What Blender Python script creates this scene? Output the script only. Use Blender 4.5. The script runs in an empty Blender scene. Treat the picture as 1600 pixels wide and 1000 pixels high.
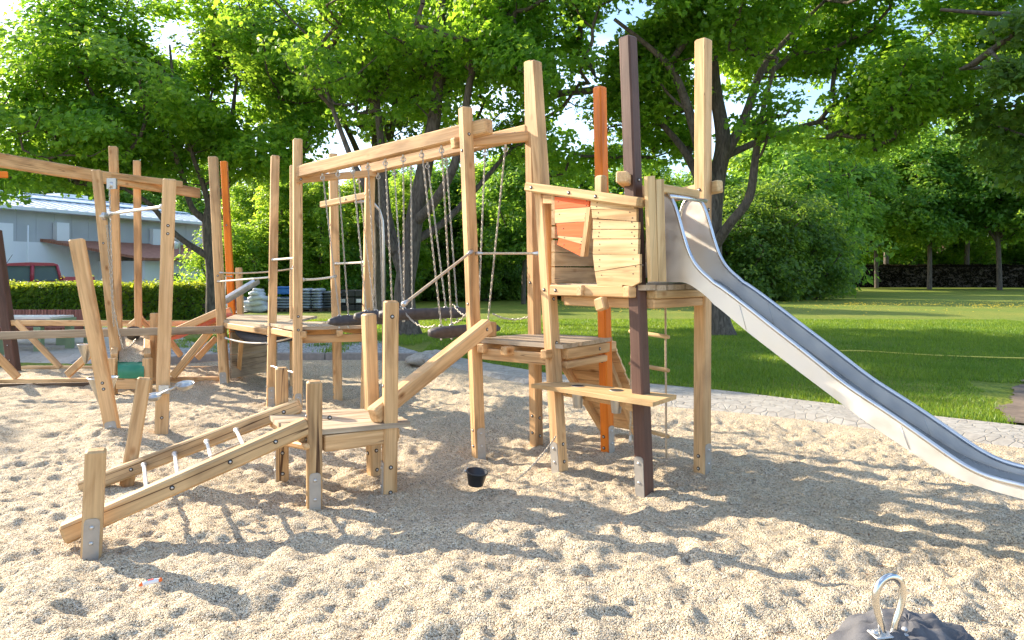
import bpy, bmesh, math, random
import numpy as np
from mathutils import Vector, Matrix, Quaternion
random.seed(7); rng = np.random.default_rng(7)
scene = bpy.context.scene; COL = scene.collection
F, HZ, EH = 1150.0, 425.0, 1.6            # focal length in photo pixels, horizon row, eye height

# ---------------------------------------------------------------- camera, sky, sun, exposure
cam_d = bpy.data.cameras.new("camera"); cam = bpy.data.objects.new("camera", cam_d); COL.objects.link(cam)
cam.location = (0, 0, EH); cam.rotation_euler = (math.radians(90), 0, 0)
cam_d.sensor_width = 36; cam_d.lens = 36 * F / 1600; cam_d.shift_y = -(500 - HZ) / 1600
cam_d.clip_end = 2000; cam_d.clip_start = 0.05
scene.camera = cam
SUN_EL = math.radians(25); SUN_H = Vector((-0.86, 0.51))       # horizontal direction towards the sun
SUN_H.normalize()
world = bpy.data.worlds.new("World"); scene.world = world; world.use_nodes = True
wn, wl = world.node_tree.nodes, world.node_tree.links; wn.clear()
wout = wn.new("ShaderNodeOutputWorld"); wbg = wn.new("ShaderNodeBackground")
sky = wn.new("ShaderNodeTexSky"); sky.sky_type = 'NISHITA'; sky.sun_disc = False
sky.sun_elevation = SUN_EL; sky.sun_rotation = math.atan2(SUN_H.x, SUN_H.y)
sky.dust_density = 1.0; sky.ozone_density = 2.5; sky.air_density = 1.0
tc = wn.new("ShaderNodeTexCoord"); mp = wn.new("ShaderNodeMapping"); mp.inputs[3].default_value = (1, 1, 3)
cn = wn.new("ShaderNodeTexNoise"); cn.inputs["Scale"].default_value = 2.2; cn.inputs["Detail"].default_value = 6
cr = wn.new("ShaderNodeValToRGB"); cr.color_ramp.elements[0].position = .5; cr.color_ramp.elements[1].position = .72
mx = wn.new("ShaderNodeMixRGB"); mx.inputs[2].default_value = (6, 6.8, 8.2, 1)
wl.new(tc.outputs["Generated"], mp.inputs[0]); wl.new(mp.outputs[0], cn.inputs["Vector"]); wl.new(cn.outputs["Fac"], cr.inputs[0])
wl.new(cr.outputs[0], mx.inputs[0]); wl.new(sky.outputs[0], mx.inputs[1]); wl.new(mx.outputs[0], wbg.inputs[0]); wl.new(wbg.outputs[0], wout.inputs[0])
wbg.inputs[1].default_value = 0.15
sun_d = bpy.data.lights.new("sun", 'SUN'); sun_d.energy = 5.0; sun_d.angle = math.radians(0.6); sun_d.color = (1, .86, .67)
sun = bpy.data.objects.new("sun", sun_d); COL.objects.link(sun)
sv = Vector((SUN_H.x * math.cos(SUN_EL), SUN_H.y * math.cos(SUN_EL), math.sin(SUN_EL)))
sun.rotation_euler = sv.to_track_quat('Z', 'Y').to_euler(); sun.location = (-20, 12, 12)
vs = scene.view_settings; vs.view_transform = 'Standard'; vs.look = 'None'; vs.gamma = 1; vs.use_curve_mapping = False
vs.exposure = 1.4
scene.render.engine = 'CYCLES'
cy = scene.cycles; cy.max_bounces = 8; cy.diffuse_bounces = 4; cy.glossy_bounces = 3; cy.transmission_bounces = 5; cy.transparent_max_bounces = 8
cy.sample_clamp_indirect = 6

# ---------------------------------------------------------------- helpers
WM = {}
def V(*a): return Vector(a)
def W(px, py, Y): return V((px - 800) * Y / F, Y, EH - (py - HZ) * Y / F)
def G(px, py, z=0.0):
    Y = F * (EH - z) / (py - HZ); return V((px - 800) * Y / F, Y, z)
def Z(px, z, Y): return V((px - 800) * Y / F, Y, z)
def onplane(px, py, P, n):
    d = V((px - 800) / F, 1, -(py - HZ) / F); o = V(0, 0, EH)
    t = (P - o).dot(n) / d.dot(n); return o + d * t
def frame(p, zd, hint):
    z = zd.normalized(); x = hint - z * hint.dot(z)
    if x.length < 1e-4: x = V(0, 1, 0).cross(z)
    x.normalize(); y = z.cross(x)
    m = Matrix((x, y, z)).transposed().to_4x4(); m.translation = p; return m
class MB:
    def __init__(s): s.v = []; s.f = []; s.m = []; s.sm = []
    def add(s, vs_, fs, mi=0, smooth=False, M=None):
        b = len(s.v)
        s.v += [tuple(M @ Vector(q)) if M is not None else tuple(q) for q in vs_]
        for f in fs: s.f.append(tuple(b + i for i in f)); s.m.append(mi); s.sm.append(smooth)
        return s
    def box(s, a, b, mi=0, M=None, c=0.0):
        x0, y0, z0 = a; x1, y1, z1 = b
        if c <= 0:
            vs_ = [(x0,y0,z0),(x1,y0,z0),(x1,y1,z0),(x0,y1,z0),(x0,y0,z1),(x1,y0,z1),(x1,y1,z1),(x0,y1,z1)]
            return s.add(vs_, [(0,3,2,1),(4,5,6,7),(0,1,5,4),(1,2,6,5),(2,3,7,6),(3,0,4,7)], mi, False, M)
        T = Matrix.Translation(((x0+x1)/2, (y0+y1)/2, z0)); T = M @ T if M is not None else T
        return s.bar(x1-x0, y1-y0, z1-z0, c, mi, T)
    def bar(s, w, h, L, c, mi=0, M=None, nseg=1, wob=0.0):
        rings = []
        zs = [0, c] + [c + (L-2*c)*i/nseg for i in range(1, nseg)] + [L-c, L]
        for k, z in enumerate(zs):
            q = c if k in (0, len(zs)-1) else 0
            a, b = w/2 - q, h/2 - q; cc = c*(.55 if q else 1)
            ox = random.uniform(-wob, wob) if 1 < k < len(zs)-2 else 0; oy = random.uniform(-wob, wob) if 1 < k < len(zs)-2 else 0
            rings.append([(x+ox, y+oy, z) for x, y in [(a-cc,-b),(a,-b+cc),(a,b-cc),(a-cc,b),(-a+cc,b),(-a,b-cc),(-a,-b+cc),(-a+cc,-b)]])
        vs_ = [p for r in rings for p in r]; fs = []
        for k in range(len(rings)-1):
            for i in range(8): j = (i+1) % 8; fs.append((k*8+i, k*8+j, k*8+8+j, k*8+8+i))
        fs.append(tuple(range(7, -1, -1))); n = (len(rings)-1)*8; fs.append(tuple(range(n, n+8)))
        return s.add(vs_, fs, mi, False, M)
    def lathe(s, prof, n=16, mi=0, M=None, close=True):
        vs_ = []; fs = []
        for r, z in prof:
            for i in range(n): a = 2*math.pi*i/n; vs_.append((r*math.cos(a), r*math.sin(a), z))
        for k in range(len(prof)-1):
            for i in range(n): j = (i+1) % n; fs.append((k*n+i, k*n+j, k*n+n+j, k*n+n+i))
        if close:
            fs.append(tuple(range(n-1, -1, -1))); b = (len(prof)-1)*n; fs.append(tuple(range(b, b+n)))
        return s.add(vs_, fs, mi, True, M)
    def tube(s, pts, r, n=8, mi=0, closed=False, caps=True):
        pts = [Vector(p) for p in pts]; N = len(pts); vs_ = []; fs = []
        rs = r if isinstance(r, (list, tuple)) else [r]*N
        up = None
        for i, p in enumerate(pts):
            if closed: t = pts[(i+1) % N] - pts[i-1]
            else: t = pts[min(i+1, N-1)] - pts[max(i-1, 0)]
            if t.length < 1e-9: t = V(0,0,1)
            t.normalize()
            if up is None: up = t.orthogonal().normalized()
            up = up - t*up.dot(t)
            if up.length < 1e-6: up = t.orthogonal()
            up.normalize(); b = t.cross(up)
            for k in range(n): a = 2*math.pi*k/n; vs_.append(tuple(p + (up*math.cos(a) + b*math.sin(a))*rs[i]))
        for i in range(N if closed else N-1):
            i2 = (i+1) % N
            for k in range(n): k2 = (k+1) % n; fs.append((i*n+k, i*n+k2, i2*n+k2, i2*n+k))
        if caps and not closed: fs.append(tuple(range(n-1,-1,-1))); fs.append(tuple(range((N-1)*n, N*n)))
        return s.add(vs_, fs, mi, True)
    def prism(s, poly, nrm, th, mi=0):
        p = [Vector(q) for q in poly]; n = len(p); d = nrm*th
        area = sum(((p[i]-p[0]).cross(p[(i+1) % n]-p[0]) for i in range(n)), V(0,0,0))
        if area.dot(nrm) < 0: p.reverse()
        vs_ = p + [q + d for q in p]
        return s.add(vs_, [tuple(range(n-1,-1,-1)), tuple(range(n, 2*n))] + [(i, (i+1) % n, n+(i+1) % n, n+i) for i in range(n)], mi)
    def mesh(s, name, mats):
        me = bpy.data.meshes.new(name); me.from_pydata(s.v, [], s.f)
        for m in mats: me.materials.append(m)
        me.polygons.foreach_set("material_index", s.m); me.polygons.foreach_set("use_smooth", s.sm); me.update(); return me
    def build(s, name, mats, parent=None, M=None, **t):
        return link(name, s.mesh(name, mats if isinstance(mats, (list, tuple)) else [mats]), parent, M, **t)
def tagit(o, label=None, cat=None, group=None, kind=None):
    if label: o["label"] = label
    if cat: o["category"] = cat
    if group: o["group"] = group
    if kind: o["kind"] = kind
    return o
def link(name, data, parent=None, M=None, **t):
    o = bpy.data.objects.new(name, data); COL.objects.link(o)
    M = M if M is not None else Matrix.Identity(4)
    if parent is not None: o.parent = parent; o.matrix_basis = WM[parent.name].inverted() @ M
    else: o.matrix_basis = M
    WM[o.name] = M.copy(); return tagit(o, **t)
def empty(name, loc, label, cat, group=None, rz=0):
    M = Matrix.Translation(loc) @ Matrix.Rotation(rz, 4, 'Z')
    o = link(name, None, None, M, label=label, cat=cat, group=group); o.empty_display_size = .2; return o
def mesh_np(name, verts, faces_flat, nper, mats, smooth=False):
    me = bpy.data.meshes.new(name); nf = len(faces_flat)//nper
    me.vertices.add(len(verts)); me.vertices.foreach_set("co", np.asarray(verts, dtype=np.float32).ravel())
    me.loops.add(nf*nper); me.loops.foreach_set("vertex_index", np.asarray(faces_flat, dtype=np.int32).ravel())
    me.polygons.add(nf); me.polygons.foreach_set("loop_start", np.arange(0, nf*nper, nper, dtype=np.int32))
    me.polygons.foreach_set("use_smooth", np.full(nf, smooth))
    for m in mats: me.materials.append(m)
    me.update(calc_edges=True); return me
def vnoise(x, y, seed=0):
    r = np.random.default_rng(seed).random((256, 256))
    xi = np.floor(x).astype(int); yi = np.floor(y).astype(int); fx = x-xi; fy = y-yi
    fx = fx*fx*(3-2*fx); fy = fy*fy*(3-2*fy)
    g = lambda a, b: r[a % 256, b % 256]
    return (g(xi,yi)*(1-fx)+g(xi+1,yi)*fx)*(1-fy)+(g(xi,yi+1)*(1-fx)+g(xi+1,yi+1)*fx)*fy - .5
def vnoise3(x, y, z, seed=0):
    r = np.random.default_rng(seed).random((32, 32, 32))
    xi, yi, zi = (np.floor(q).astype(int) for q in (x, y, z)); fx, fy, fz = x-xi, y-yi, z-zi
    out = 0
    for a in (0, 1):
        for b in (0, 1):
            for c in (0, 1):
                out = out + r[(xi+a) % 32, (yi+b) % 32, (zi+c) % 32]*(fx if a else 1-fx)*(fy if b else 1-fy)*(fz if c else 1-fz)
    return out - .5

# ---------------------------------------------------------------- materials
def newmat(name):
    m = bpy.data.materials.new(name); m.use_nodes = True; nt = m.node_tree
    return m, nt, nt.nodes["Principled BSDF"]
def N(nt, t, **kw):
    n = nt.nodes.new(t)
    for k, v in kw.items():
        if k.startswith("i_"):
            key = k[2:]; key = int(key) if key.isdigit() else key
            n.inputs[key].default_value = v
        else: setattr(n, k, v)
    return n
def ramp(nt, stops, fac):
    r = N(nt, "ShaderNodeValToRGB"); e = r.color_ramp.elements
    while len(e) < len(stops): e.new(.5)
    for k, (p, c) in enumerate(stops): e[k].position = p; e[k].color = (*c, 1)
    nt.links.new(fac, r.inputs[0]); return r.outputs[0]
def mixc(nt, a, b, fac, mode='MIX'):
    m = N(nt, "ShaderNodeMixRGB", blend_type=mode); L = nt.links.new
    for k, v in ((0, fac), (1, a), (2, b)):
        if hasattr(v, "is_linked") or hasattr(v, "links"): L(v, m.inputs[k])
        elif k == 0: m.inputs[0].default_value = v
        else: m.inputs[k].default_value = (*v, 1)
    return m.outputs[0]
def simple(name, col, rough=.6, metal=0.0, var=.12, scale=6, bump=.0, coords="Object", spec=.5):
    m, nt, b = newmat(name); L = nt.links.new
    t = N(nt, "ShaderNodeTexCoord"); n = N(nt, "ShaderNodeTexNoise", i_Scale=scale, i_Detail=6)
    L(t.outputs[coords], n.inputs["Vector"])
    lo = tuple(c*(1-var) for c in col); hi = tuple(min(1, c*(1+var)) for c in col)
    L(ramp(nt, [(.3, lo), (.7, hi)], n.outputs["Fac"]), b.inputs["Base Color"])
    b.inputs["Roughness"].default_value = rough; b.inputs["Metallic"].default_value = metal
    b.inputs["Specular IOR Level"].default_value = spec
    if metal > .5: L(ramp(nt, [(.3, (rough*.75,)*3), (.7, (min(1, rough*1.3),)*3)], n.outputs["Fac"]), b.inputs["Roughness"])
    if bump:
        bm = N(nt, "ShaderNodeBump", i_Strength=bump, i_Distance=.01); L(n.outputs["Fac"], bm.inputs["Height"]); L(bm.outputs[0], b.inputs["Normal"])
    return m
def wood(name, light, dark, crack=.35, rough=.6, paint=0.0, wide=0):
    m, nt, b = newmat(name); L = nt.links.new
    t = N(nt, "ShaderNodeTexCoord"); oi = N(nt, "ShaderNodeObjectInfo")
    off = N(nt, "ShaderNodeVectorMath", operation='MULTIPLY_ADD'); off.inputs[1].default_value = (1, 1, 1)
    cmb = N(nt, "ShaderNodeCombineXYZ"); mul = N(nt, "ShaderNodeMath", operation='MULTIPLY', i_1=37.0)
    L(oi.outputs["Random"], mul.inputs[0]); L(mul.outputs[0], cmb.inputs[0]); L(mul.outputs[0], cmb.inputs[2])
    L(t.outputs["Object"], off.inputs[0]); L(cmb.outputs[0], off.inputs[2])
    def nz(sc, scale, det=6, dist=0):
        mpn = N(nt, "ShaderNodeMapping"); mpn.inputs[3].default_value = sc; L(off.outputs[0], mpn.inputs[0])
        n = N(nt, "ShaderNodeTexNoise", i_Scale=scale, i_Detail=det, i_Distortion=dist); L(mpn.outputs[0], n.inputs["Vector"]); return n.outputs["Fac"]
    g1 = nz((1, 1, .045), 46, 8, .6); g2 = nz((1, 1, .12), 9, 4, 1.0); g3 = nz((1, 1, .5), 2.2, 3)
    base = ramp(nt, [(.3, dark), (.62, light)], g1)
    tone = ramp(nt, [(.30, (.60, .48, .36)), (.5, (.96, .93, .9)), (.7, (1.05, 1.04, 1.02))], g2)
    c = mixc(nt, base, tone, .75 if not paint else .25, 'MULTIPLY')
    hue = ramp(nt, [(0, (.86, .80, .74)), (.5, (1, .98, .95)), (1, (1.02, 1.04, 1.08))], oi.outputs["Random"])
    c = mixc(nt, c, hue, .8 if not paint else .2, 'MULTIPLY')
    c = mixc(nt, c, ramp(nt, [(.35, (.84, .86, .9)), (.65, (1, 1, 1))], g3), .7, 'MULTIPLY')
    cf = None
    if crack:
        w = nz((1, 1, .03), 8 if wide else 13, 2, .4)
        cf = ramp(nt, [(.490 if wide else .494, (1,1,1)), (.497, (.12,.07,.04)), (.503, (.12,.07,.04)), (.510 if wide else .506, (1,1,1))], w)
        msk = nz((1, 1, .15), 2.6, 2)
        mk = ramp(nt, [(.36 if wide else .50, (0,0,0)), (.46 if wide else .60, (1,1,1))], msk)
        gm = nz((1, 1, .3), 3.4, 5, .8); c = mixc(nt, c, mixc(nt, c, (.62,.60,.60), 1.0, "MULTIPLY"), ramp(nt, [(.52,(0,0,0)),(.66,(1,1,1))], gm))
        kn = N(nt, "ShaderNodeTexVoronoi", i_Scale=4.2); km = N(nt, "ShaderNodeMapping"); km.inputs[3].default_value = (1,1,.55); L(off.outputs[0], km.inputs[0]); L(km.outputs[0], kn.inputs["Vector"]); c = mixc(nt, c, ramp(nt, [(.02,(.34,.22,.14)),(.055,(.62,.48,.36)),(.12,(1,1,1))], kn.outputs["Distance"]), .9, "MULTIPLY")
        c2 = mixc(nt, c, cf, crack*2, 'MULTIPLY'); c = mixc(nt, c, c2, mk)
    L(c, b.inputs["Base Color"]); b.inputs["Roughness"].default_value = rough
    b.inputs["Specular IOR Level"].default_value = .3
    bm = N(nt, "ShaderNodeBump", i_Strength=.35, i_Distance=.004); L(g1, bm.inputs["Height"]); L(bm.outputs[0], b.inputs["Normal"])
    return m
M_WOOD = wood("robinia_wood", (.76, .495, .25), (.58, .35, .155))
M_CRACK = wood("cracked_wood", (.70, .48, .25), (.50, .33, .16), crack=.5, wide=1)
M_WOOD2 = wood("pale_board", (.74, .53, .275), (.60, .40, .18), crack=.12)
M_WEATH = wood("weathered_wood", (.44, .345, .235), (.30, .225, .145), crack=.45)
M_OLDB = wood("dark_sill_wood", (.22, .15, .10), (.12, .08, .05), crack=.4)
M_DECK = wood("deck_wood", (.60, .50, .37), (.45, .36, .25), crack=.3)
M_BROWN = wood("brown_paint", (.125, .066, .048), (.095, .048, .034), crack=.2, rough=.5, paint=1)
M_ORANGE = wood("orange_paint", (.84, .225, .012), (.72, .165, .008), crack=.15, rough=.42, paint=1)
M_ORANGE2 = wood("orange_panel", (.84, .15, .028), (.76, .12, .018), crack=.0, rough=.5, paint=1)
M_STEEL = simple("galvanised_steel", (.55, .54, .52), .42, .85, .10, 20)
M_INOX = simple("brushed_inox", (.74, .69, .62), .5, .8, .05, 9)
M_BED = simple("sky_tinted_slide_steel", (.31, .36, .43), .26, .95, .08, 5)  # blue sky reflection put into the base colour of the bed steel
M_INOXB = simple("slide_rail_inox", (.66, .65, .64), .3, 1.0, .04, 9)
M_CHROME = simple("polished_steel", (.66, .65, .62), .18, 1.0, .03, 9)
M_PLATE = simple("post_shoe_metal", (.38, .355, .32), .5, .5, .12, 14)
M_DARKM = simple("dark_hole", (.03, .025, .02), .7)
M_RUBBER = simple("log_rubber", (.060, .052, .052), .62, 0, .3, 18, .6)
M_ROCKR = simple("rubber_rock", (.085, .085, .092), .8, 0, .25, 10, .8)
M_ROPE = simple("white_rope", (.72, .67, .58), .8, 0, .15, 60, .5)
M_ROPEB = simple("beige_rope", (.52, .40, .27), .85, 0, .2, 60, .5)
M_BLACK = simple("black_plastic", (.03, .03, .032), .4, 0, .2, 12)
M_TARP = simple("dark_belt", (.045, .048, .06), .7, 0, .2, 12, .3)
M_GREENP = simple("green_plastic", (.02, .19, .10), .4, 0, .15, 8)
M_ALU = simple("cast_aluminium", (.56, .55, .52), .38, .9, .15, 12, .1)
def chainmat():
    return simple("chain_zinc", (.44, .40, .34), .5, .6, .15, 30)
M_CHAIN = chainmat()

def sandmat():
    m, nt, b = newmat("fine_gravel"); L = nt.links.new; t = N(nt, "ShaderNodeTexCoord")
    v1 = N(nt, "ShaderNodeTexVoronoi", i_Scale=150); L(t.outputs["Object"], v1.inputs["Vector"])
    v2 = N(nt, "ShaderNodeTexVoronoi", i_Scale=75); L(t.outputs["Object"], v2.inputs["Vector"])
    sep = N(nt, "ShaderNodeSeparateColor"); L(v1.outputs["Color"], sep.inputs[0])
    sep2 = N(nt, "ShaderNodeSeparateColor"); L(v2.outputs["Color"], sep2.inputs[0])
    c = ramp(nt, [(0, (.20, .16, .115)), (.12, (.47, .37, .255)), (.4, (.65, .54, .385)), (.75, (.74, .635, .47)), (1, (.80, .74, .62))], sep.outputs[0])
    c2 = ramp(nt, [(0, (.42, .41, .41)), (.16, (.85, .83, .80)), (.6, (1, .98, .95)), (.93, (1.05, .95, .8)), (1, (1.1, 1.1, 1.12))], sep2.outputs[0])
    c = mixc(nt, c, c2, .75, 'MULTIPLY')
    n = N(nt, "ShaderNodeTexNoise", i_Scale=1.3, i_Detail=5); L(t.outputs["Object"], n.inputs["Vector"])
    c = mixc(nt, c, ramp(nt, [(.3, (.88, .87, .86)), (.7, (1.04, 1.03, 1.0))], n.outputs["Fac"]), .8, 'MULTIPLY')
    L(c, b.inputs["Base Color"]); b.inputs["Roughness"].default_value = .85; b.inputs["Specular IOR Level"].default_value = .2
    bm = N(nt, "ShaderNodeBump", i_Strength=1.0, i_Distance=.010); bm.invert = True; L(v1.outputs["Distance"], bm.inputs["Height"])
    bm2 = N(nt, "ShaderNodeBump", i_Strength=.6, i_Distance=.014); bm2.invert = True; L(v2.outputs["Distance"], bm2.inputs["Height"]); L(bm.outputs[0], bm2.inputs["Normal"])
    L(bm2.outputs[0], b.inputs["Normal"]); return m
M_SAND = sandmat()
def lawnmat():
    m, nt, b = newmat("lawn"); L = nt.links.new; t = N(nt, "ShaderNodeTexCoord")
    n1 = N(nt, "ShaderNodeTexNoise", i_Scale=.35, i_Detail=6); n2 = N(nt, "ShaderNodeTexNoise", i_Scale=22, i_Detail=6); n3 = N(nt, "ShaderNodeTexNoise", i_Scale=2.2, i_Detail=4)
    for n in (n1, n2, n3): L(t.outputs["Object"], n.inputs["Vector"])
    c = ramp(nt, [(.3, (.10, .15, .02)), (.7, (.25, .27, .05))], n2.outputs["Fac"])
    c = mixc(nt, c, ramp(nt, [(.35, (.8, .95, .8)), (.65, (1.25, 1.1, 1.1))], n1.outputs["Fac"]), .8, 'MULTIPLY')
    c = mixc(nt, c, ramp(nt, [(.35, (.85, .95, .9)), (.65, (1.15, 1.05, 1))], n3.outputs["Fac"]), .8, 'MULTIPLY')
    L(c, b.inputs["Base Color"]); b.inputs["Roughness"].default_value = .8; b.inputs["Specular IOR Level"].default_value = .15
    bm = N(nt, "ShaderNodeBump", i_Strength=1, i_Distance=.05); L(n2.outputs["Fac"], bm.inputs["Height"]); L(bm.outputs[0], b.inputs["Normal"]); return m
M_LAWN = lawnmat()
def leafmat(name, dif, tr, mixf=.5, rough=.45, spec=.35):
    m = bpy.data.materials.new(name); m.use_nodes = True; nt = m.node_tree; L = nt.links.new
    b = nt.nodes["Principled BSDF"]; out = nt.nodes["Material Output"]
    g = N(nt, "ShaderNodeNewGeometry"); t = N(nt, "ShaderNodeTexCoord")
    n = N(nt, "ShaderNodeTexNoise", i_Scale=.55, i_Detail=5); L(t.outputs["Object"], n.inputs["Vector"])
    rnd = g.outputs["Random Per Island"]
    v1 = ramp(nt, [(0, (.62, .72, .7)), (.5, (1, 1, 1)), (1, (1.35, 1.2, 1.0))], rnd)
    v2 = ramp(nt, [(.3, (.78, .88, .85)), (.7, (1.22, 1.1, 1.0))], n.outputs["Fac"])
    cd = mixc(nt, mixc(nt, dif, v1, 1.0, 'MULTIPLY'), v2, 1.0, 'MULTIPLY')
    ct = mixc(nt, mixc(nt, tr, v1, 1.0, 'MULTIPLY'), v2, 1.0, 'MULTIPLY')
    L(cd, b.inputs["Base Color"]); b.inputs["Roughness"].default_value = rough; b.inputs["Specular IOR Level"].default_value = spec
    tn = N(nt, "ShaderNodeBsdfTranslucent"); L(ct, tn.inputs[0])
    ms = N(nt, "ShaderNodeMixShader", i_0=mixf); L(b.outputs[0], ms.inputs[1]); L(tn.outputs[0], ms.inputs[2]); L(ms.outputs[0], out.inputs[0])
    return m
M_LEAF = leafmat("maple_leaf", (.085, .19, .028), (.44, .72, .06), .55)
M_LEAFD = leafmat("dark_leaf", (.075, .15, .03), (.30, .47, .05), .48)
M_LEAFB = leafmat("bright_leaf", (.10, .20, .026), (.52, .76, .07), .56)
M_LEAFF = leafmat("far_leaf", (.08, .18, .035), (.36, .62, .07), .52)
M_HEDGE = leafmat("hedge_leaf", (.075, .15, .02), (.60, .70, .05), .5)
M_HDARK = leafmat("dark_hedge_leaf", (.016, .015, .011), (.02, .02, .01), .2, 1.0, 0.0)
M_GRASS = leafmat("grass_blade", (.10, .19, .026), (.32, .47, .04), .4)
def barkmat():
    m, nt, b = newmat("bark"); L = nt.links.new; t = N(nt, "ShaderNodeTexCoord"); mpn = N(nt, "ShaderNodeMapping"); mpn.inputs[3].default_value = (1, 1, .25)
    L(t.outputs["Object"], mpn.inputs[0]); n = N(nt, "ShaderNodeTexNoise", i_Scale=16, i_Detail=8, i_Distortion=1); L(mpn.outputs[0], n.inputs["Vector"])
    L(ramp(nt, [(.3, (.045, .035, .027)), (.7, (.15, .12, .095))], n.outputs["Fac"]), b.inputs["Base Color"]); b.inputs["Roughness"].default_value = .9
    bm = N(nt, "ShaderNodeBump", i_Strength=.9, i_Distance=.03); L(n.outputs["Fac"], bm.inputs["Height"]); L(bm.outputs[0], b.inputs["Normal"]); return m
M_BARK = barkmat()
def stonemat(name, a, bcol, scale=3.2, crackw=.06):
    m, nt, b = newmat(name); L = nt.links.new; t = N(nt, "ShaderNodeTexCoord")
    dn = N(nt, "ShaderNodeTexNoise", i_Scale=4, i_Detail=3); L(t.outputs["Object"], dn.inputs["Vector"])
    vm = N(nt, "ShaderNodeVectorMath", operation='MULTIPLY_ADD'); vm.inputs[1].default_value = (.12,.12,.12); L(dn.outputs["Color"], vm.inputs[0]); L(t.outputs["Object"], vm.inputs[2])
    v = N(nt, "ShaderNodeTexVoronoi", feature='DISTANCE_TO_EDGE', i_Scale=scale); L(vm.outputs[0], v.inputs["Vector"])
    vc = N(nt, "ShaderNodeTexVoronoi", i_Scale=scale); L(vm.outputs[0], vc.inputs["Vector"])
    n = N(nt, "ShaderNodeTexNoise", i_Scale=18, i_Detail=8); L(t.outputs["Object"], n.inputs["Vector"])
    sp = N(nt, "ShaderNodeSeparateColor"); L(vc.outputs["Color"], sp.inputs[0])
    c = ramp(nt, [(.2, a), (.8, bcol)], sp.outputs[0]); c = mixc(nt, c, ramp(nt, [(.3, (.82,.82,.82)), (.7, (1.1,1.1,1.1))], n.outputs["Fac"]), 1.0, 'MULTIPLY')
    e = ramp(nt, [(0, (.78,.75,.70)), (crackw, (1,1,1))], v.outputs["Distance"]); c = mixc(nt, c, e, .9, 'MULTIPLY')
    L(c, b.inputs["Base Color"]); b.inputs["Roughness"].default_value = .85
    bm = N(nt, "ShaderNodeBump", i_Strength=.8, i_Distance=.03); L(e, bm.inputs["Height"])
    bm2 = N(nt, "ShaderNodeBump", i_Strength=.5, i_Distance=.01); L(n.outputs["Fac"], bm2.inputs["Height"]); L(bm.outputs[0], bm2.inputs["Normal"]); L(bm2.outputs[0], b.inputs["Normal"]); return m
M_STONE = stonemat("edging_stone", (.33, .305, .265), (.39, .365, .32), 8.5, .06)
M_GRAVEL = stonemat("grey_gravel", (.22, .22, .23), (.52, .52, .53), 26, .2)
M_PAVE = stonemat("sandy_paving", (.40, .35, .30), (.46, .41, .36), 1.2, .01)
M_KERB = simple("kerb_concrete", (.27, .245, .22), .85, 0, .15, 14, .3)
M_SOIL = simple("bare_soil", (.15, .11, .08), .95, 0, .35, 7, 1.0)
M_FLOWER = simple("dandelion_yellow", (.75, .55, .03), .7)

# ---------------------------------------------------------------- ground
NEAR = [(-30,12.3),(-7.2,12.3),(-6.2,12.6),(-5.2,13.35),(-1.75,13.4),(-1.5,13.15),(-.29,11.08),(.53,10.05),(1.79,8.75),(2.5,8.4),(3.12,7.97),(4.57,6.7),(6.5,5.2),(9,3.6),(14,1.0),(30,-3)]
FAR = [(-30,12.32),(-7.2,12.32),(-6.2,12.62),(-5.2,13.5),(-1.75,13.6),(-1.0,13.4),(-.32,12.35),(.58,11.2),(2.15,10.25),(2.87,9.65),(3.48,8.95),(4.58,7.9),(5.18,7.4),(7.2,5.9),(9.6,4.2),(14.4,1.6),(30,-2)]
nearY = lambda x: np.interp(x, [p[0] for p in NEAR], [p[1] for p in NEAR])
farY = lambda x: np.interp(x, [p[0] for p in FAR], [p[1] for p in FAR])
pits = [(random.uniform(-7, 8), random.uniform(1.5, 12.5), random.uniform(.05, .11), random.uniform(.006, .019)) for _ in range(800)]
POSTB = []      # post feet: the sand piles up a little
def sandh(x, y):
    h = .05*vnoise(x*.8+3, y*.8, 1) + .036*vnoise(x*2.6+7, y*3.0, 2) + .036*vnoise(x*6.3, y*7.2+5, 3) + .030*vnoise(x*13, y*14, 4) + .014*vnoise(x*30, y*32, 5) + .030*(.22-np.abs(vnoise(x*7+2, y*9+4, 6))) + .024*(.22-np.abs(vnoise(x*17+2, y*20+4, 7)))
    return h
def sand_grid(xs, ys, name):
    X, Y = np.meshgrid(xs, ys); H = sandh(X, Y)
    fade = np.clip(1-(Y-13)/6, .4, 1)
    for (a, b, r, d) in pits:
        i0, i1 = np.searchsorted(xs, [a-3*r, a+3*r]); j0, j1 = np.searchsorted(ys, [b-3*r, b+3*r])
        if i1 <= i0 or j1 <= j0: continue
        q = ((X[j0:j1,i0:i1]-a)**2 + ((Y[j0:j1,i0:i1]-b)*1.15)**2)/r**2
        H[j0:j1,i0:i1] += -d*np.exp(-q*1.6) + d*.5*np.exp(-(np.sqrt(q)-1.35)**2*6)
    for (a, b, r, d) in [(-3.95,7.1,.32,.10),(-3.1,6.4,.22,.05),(-4.3,10.9,.6,.16),(-5.3,11.2,.7,.15),(-6.6,11.2,.8,.08),(1.3,6.1,.3,.04),(-.2,5.6,.35,-.03),(-1.9,6.6,.4,.05)]:
        H += d*np.exp(-((X-a)**2+(Y-b)**2)/r**2)
    H -= .02
    nb = nearY(X); over = Y > nb; Yc = np.minimum(Y, nb + .30)
    H = np.where(over, .0, H*np.clip((nb-Y)/.5, .25, 1)); P = np.stack([X, Yc, H], -1).reshape(-1, 3)
    ny, nx = X.shape; idx = np.arange(ny*nx).reshape(ny, nx)
    q = np.stack([idx[:-1,:-1], idx[:-1,1:], idx[1:,1:], idx[1:,:-1]], -1)
    keep = ~(over[:-1,:-1] & over[:-1,1:] & over[1:,1:] & over[1:,:-1]); q = q[keep]
    return mesh_np(name, P, q.ravel(), 4, [M_SAND], True)
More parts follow.
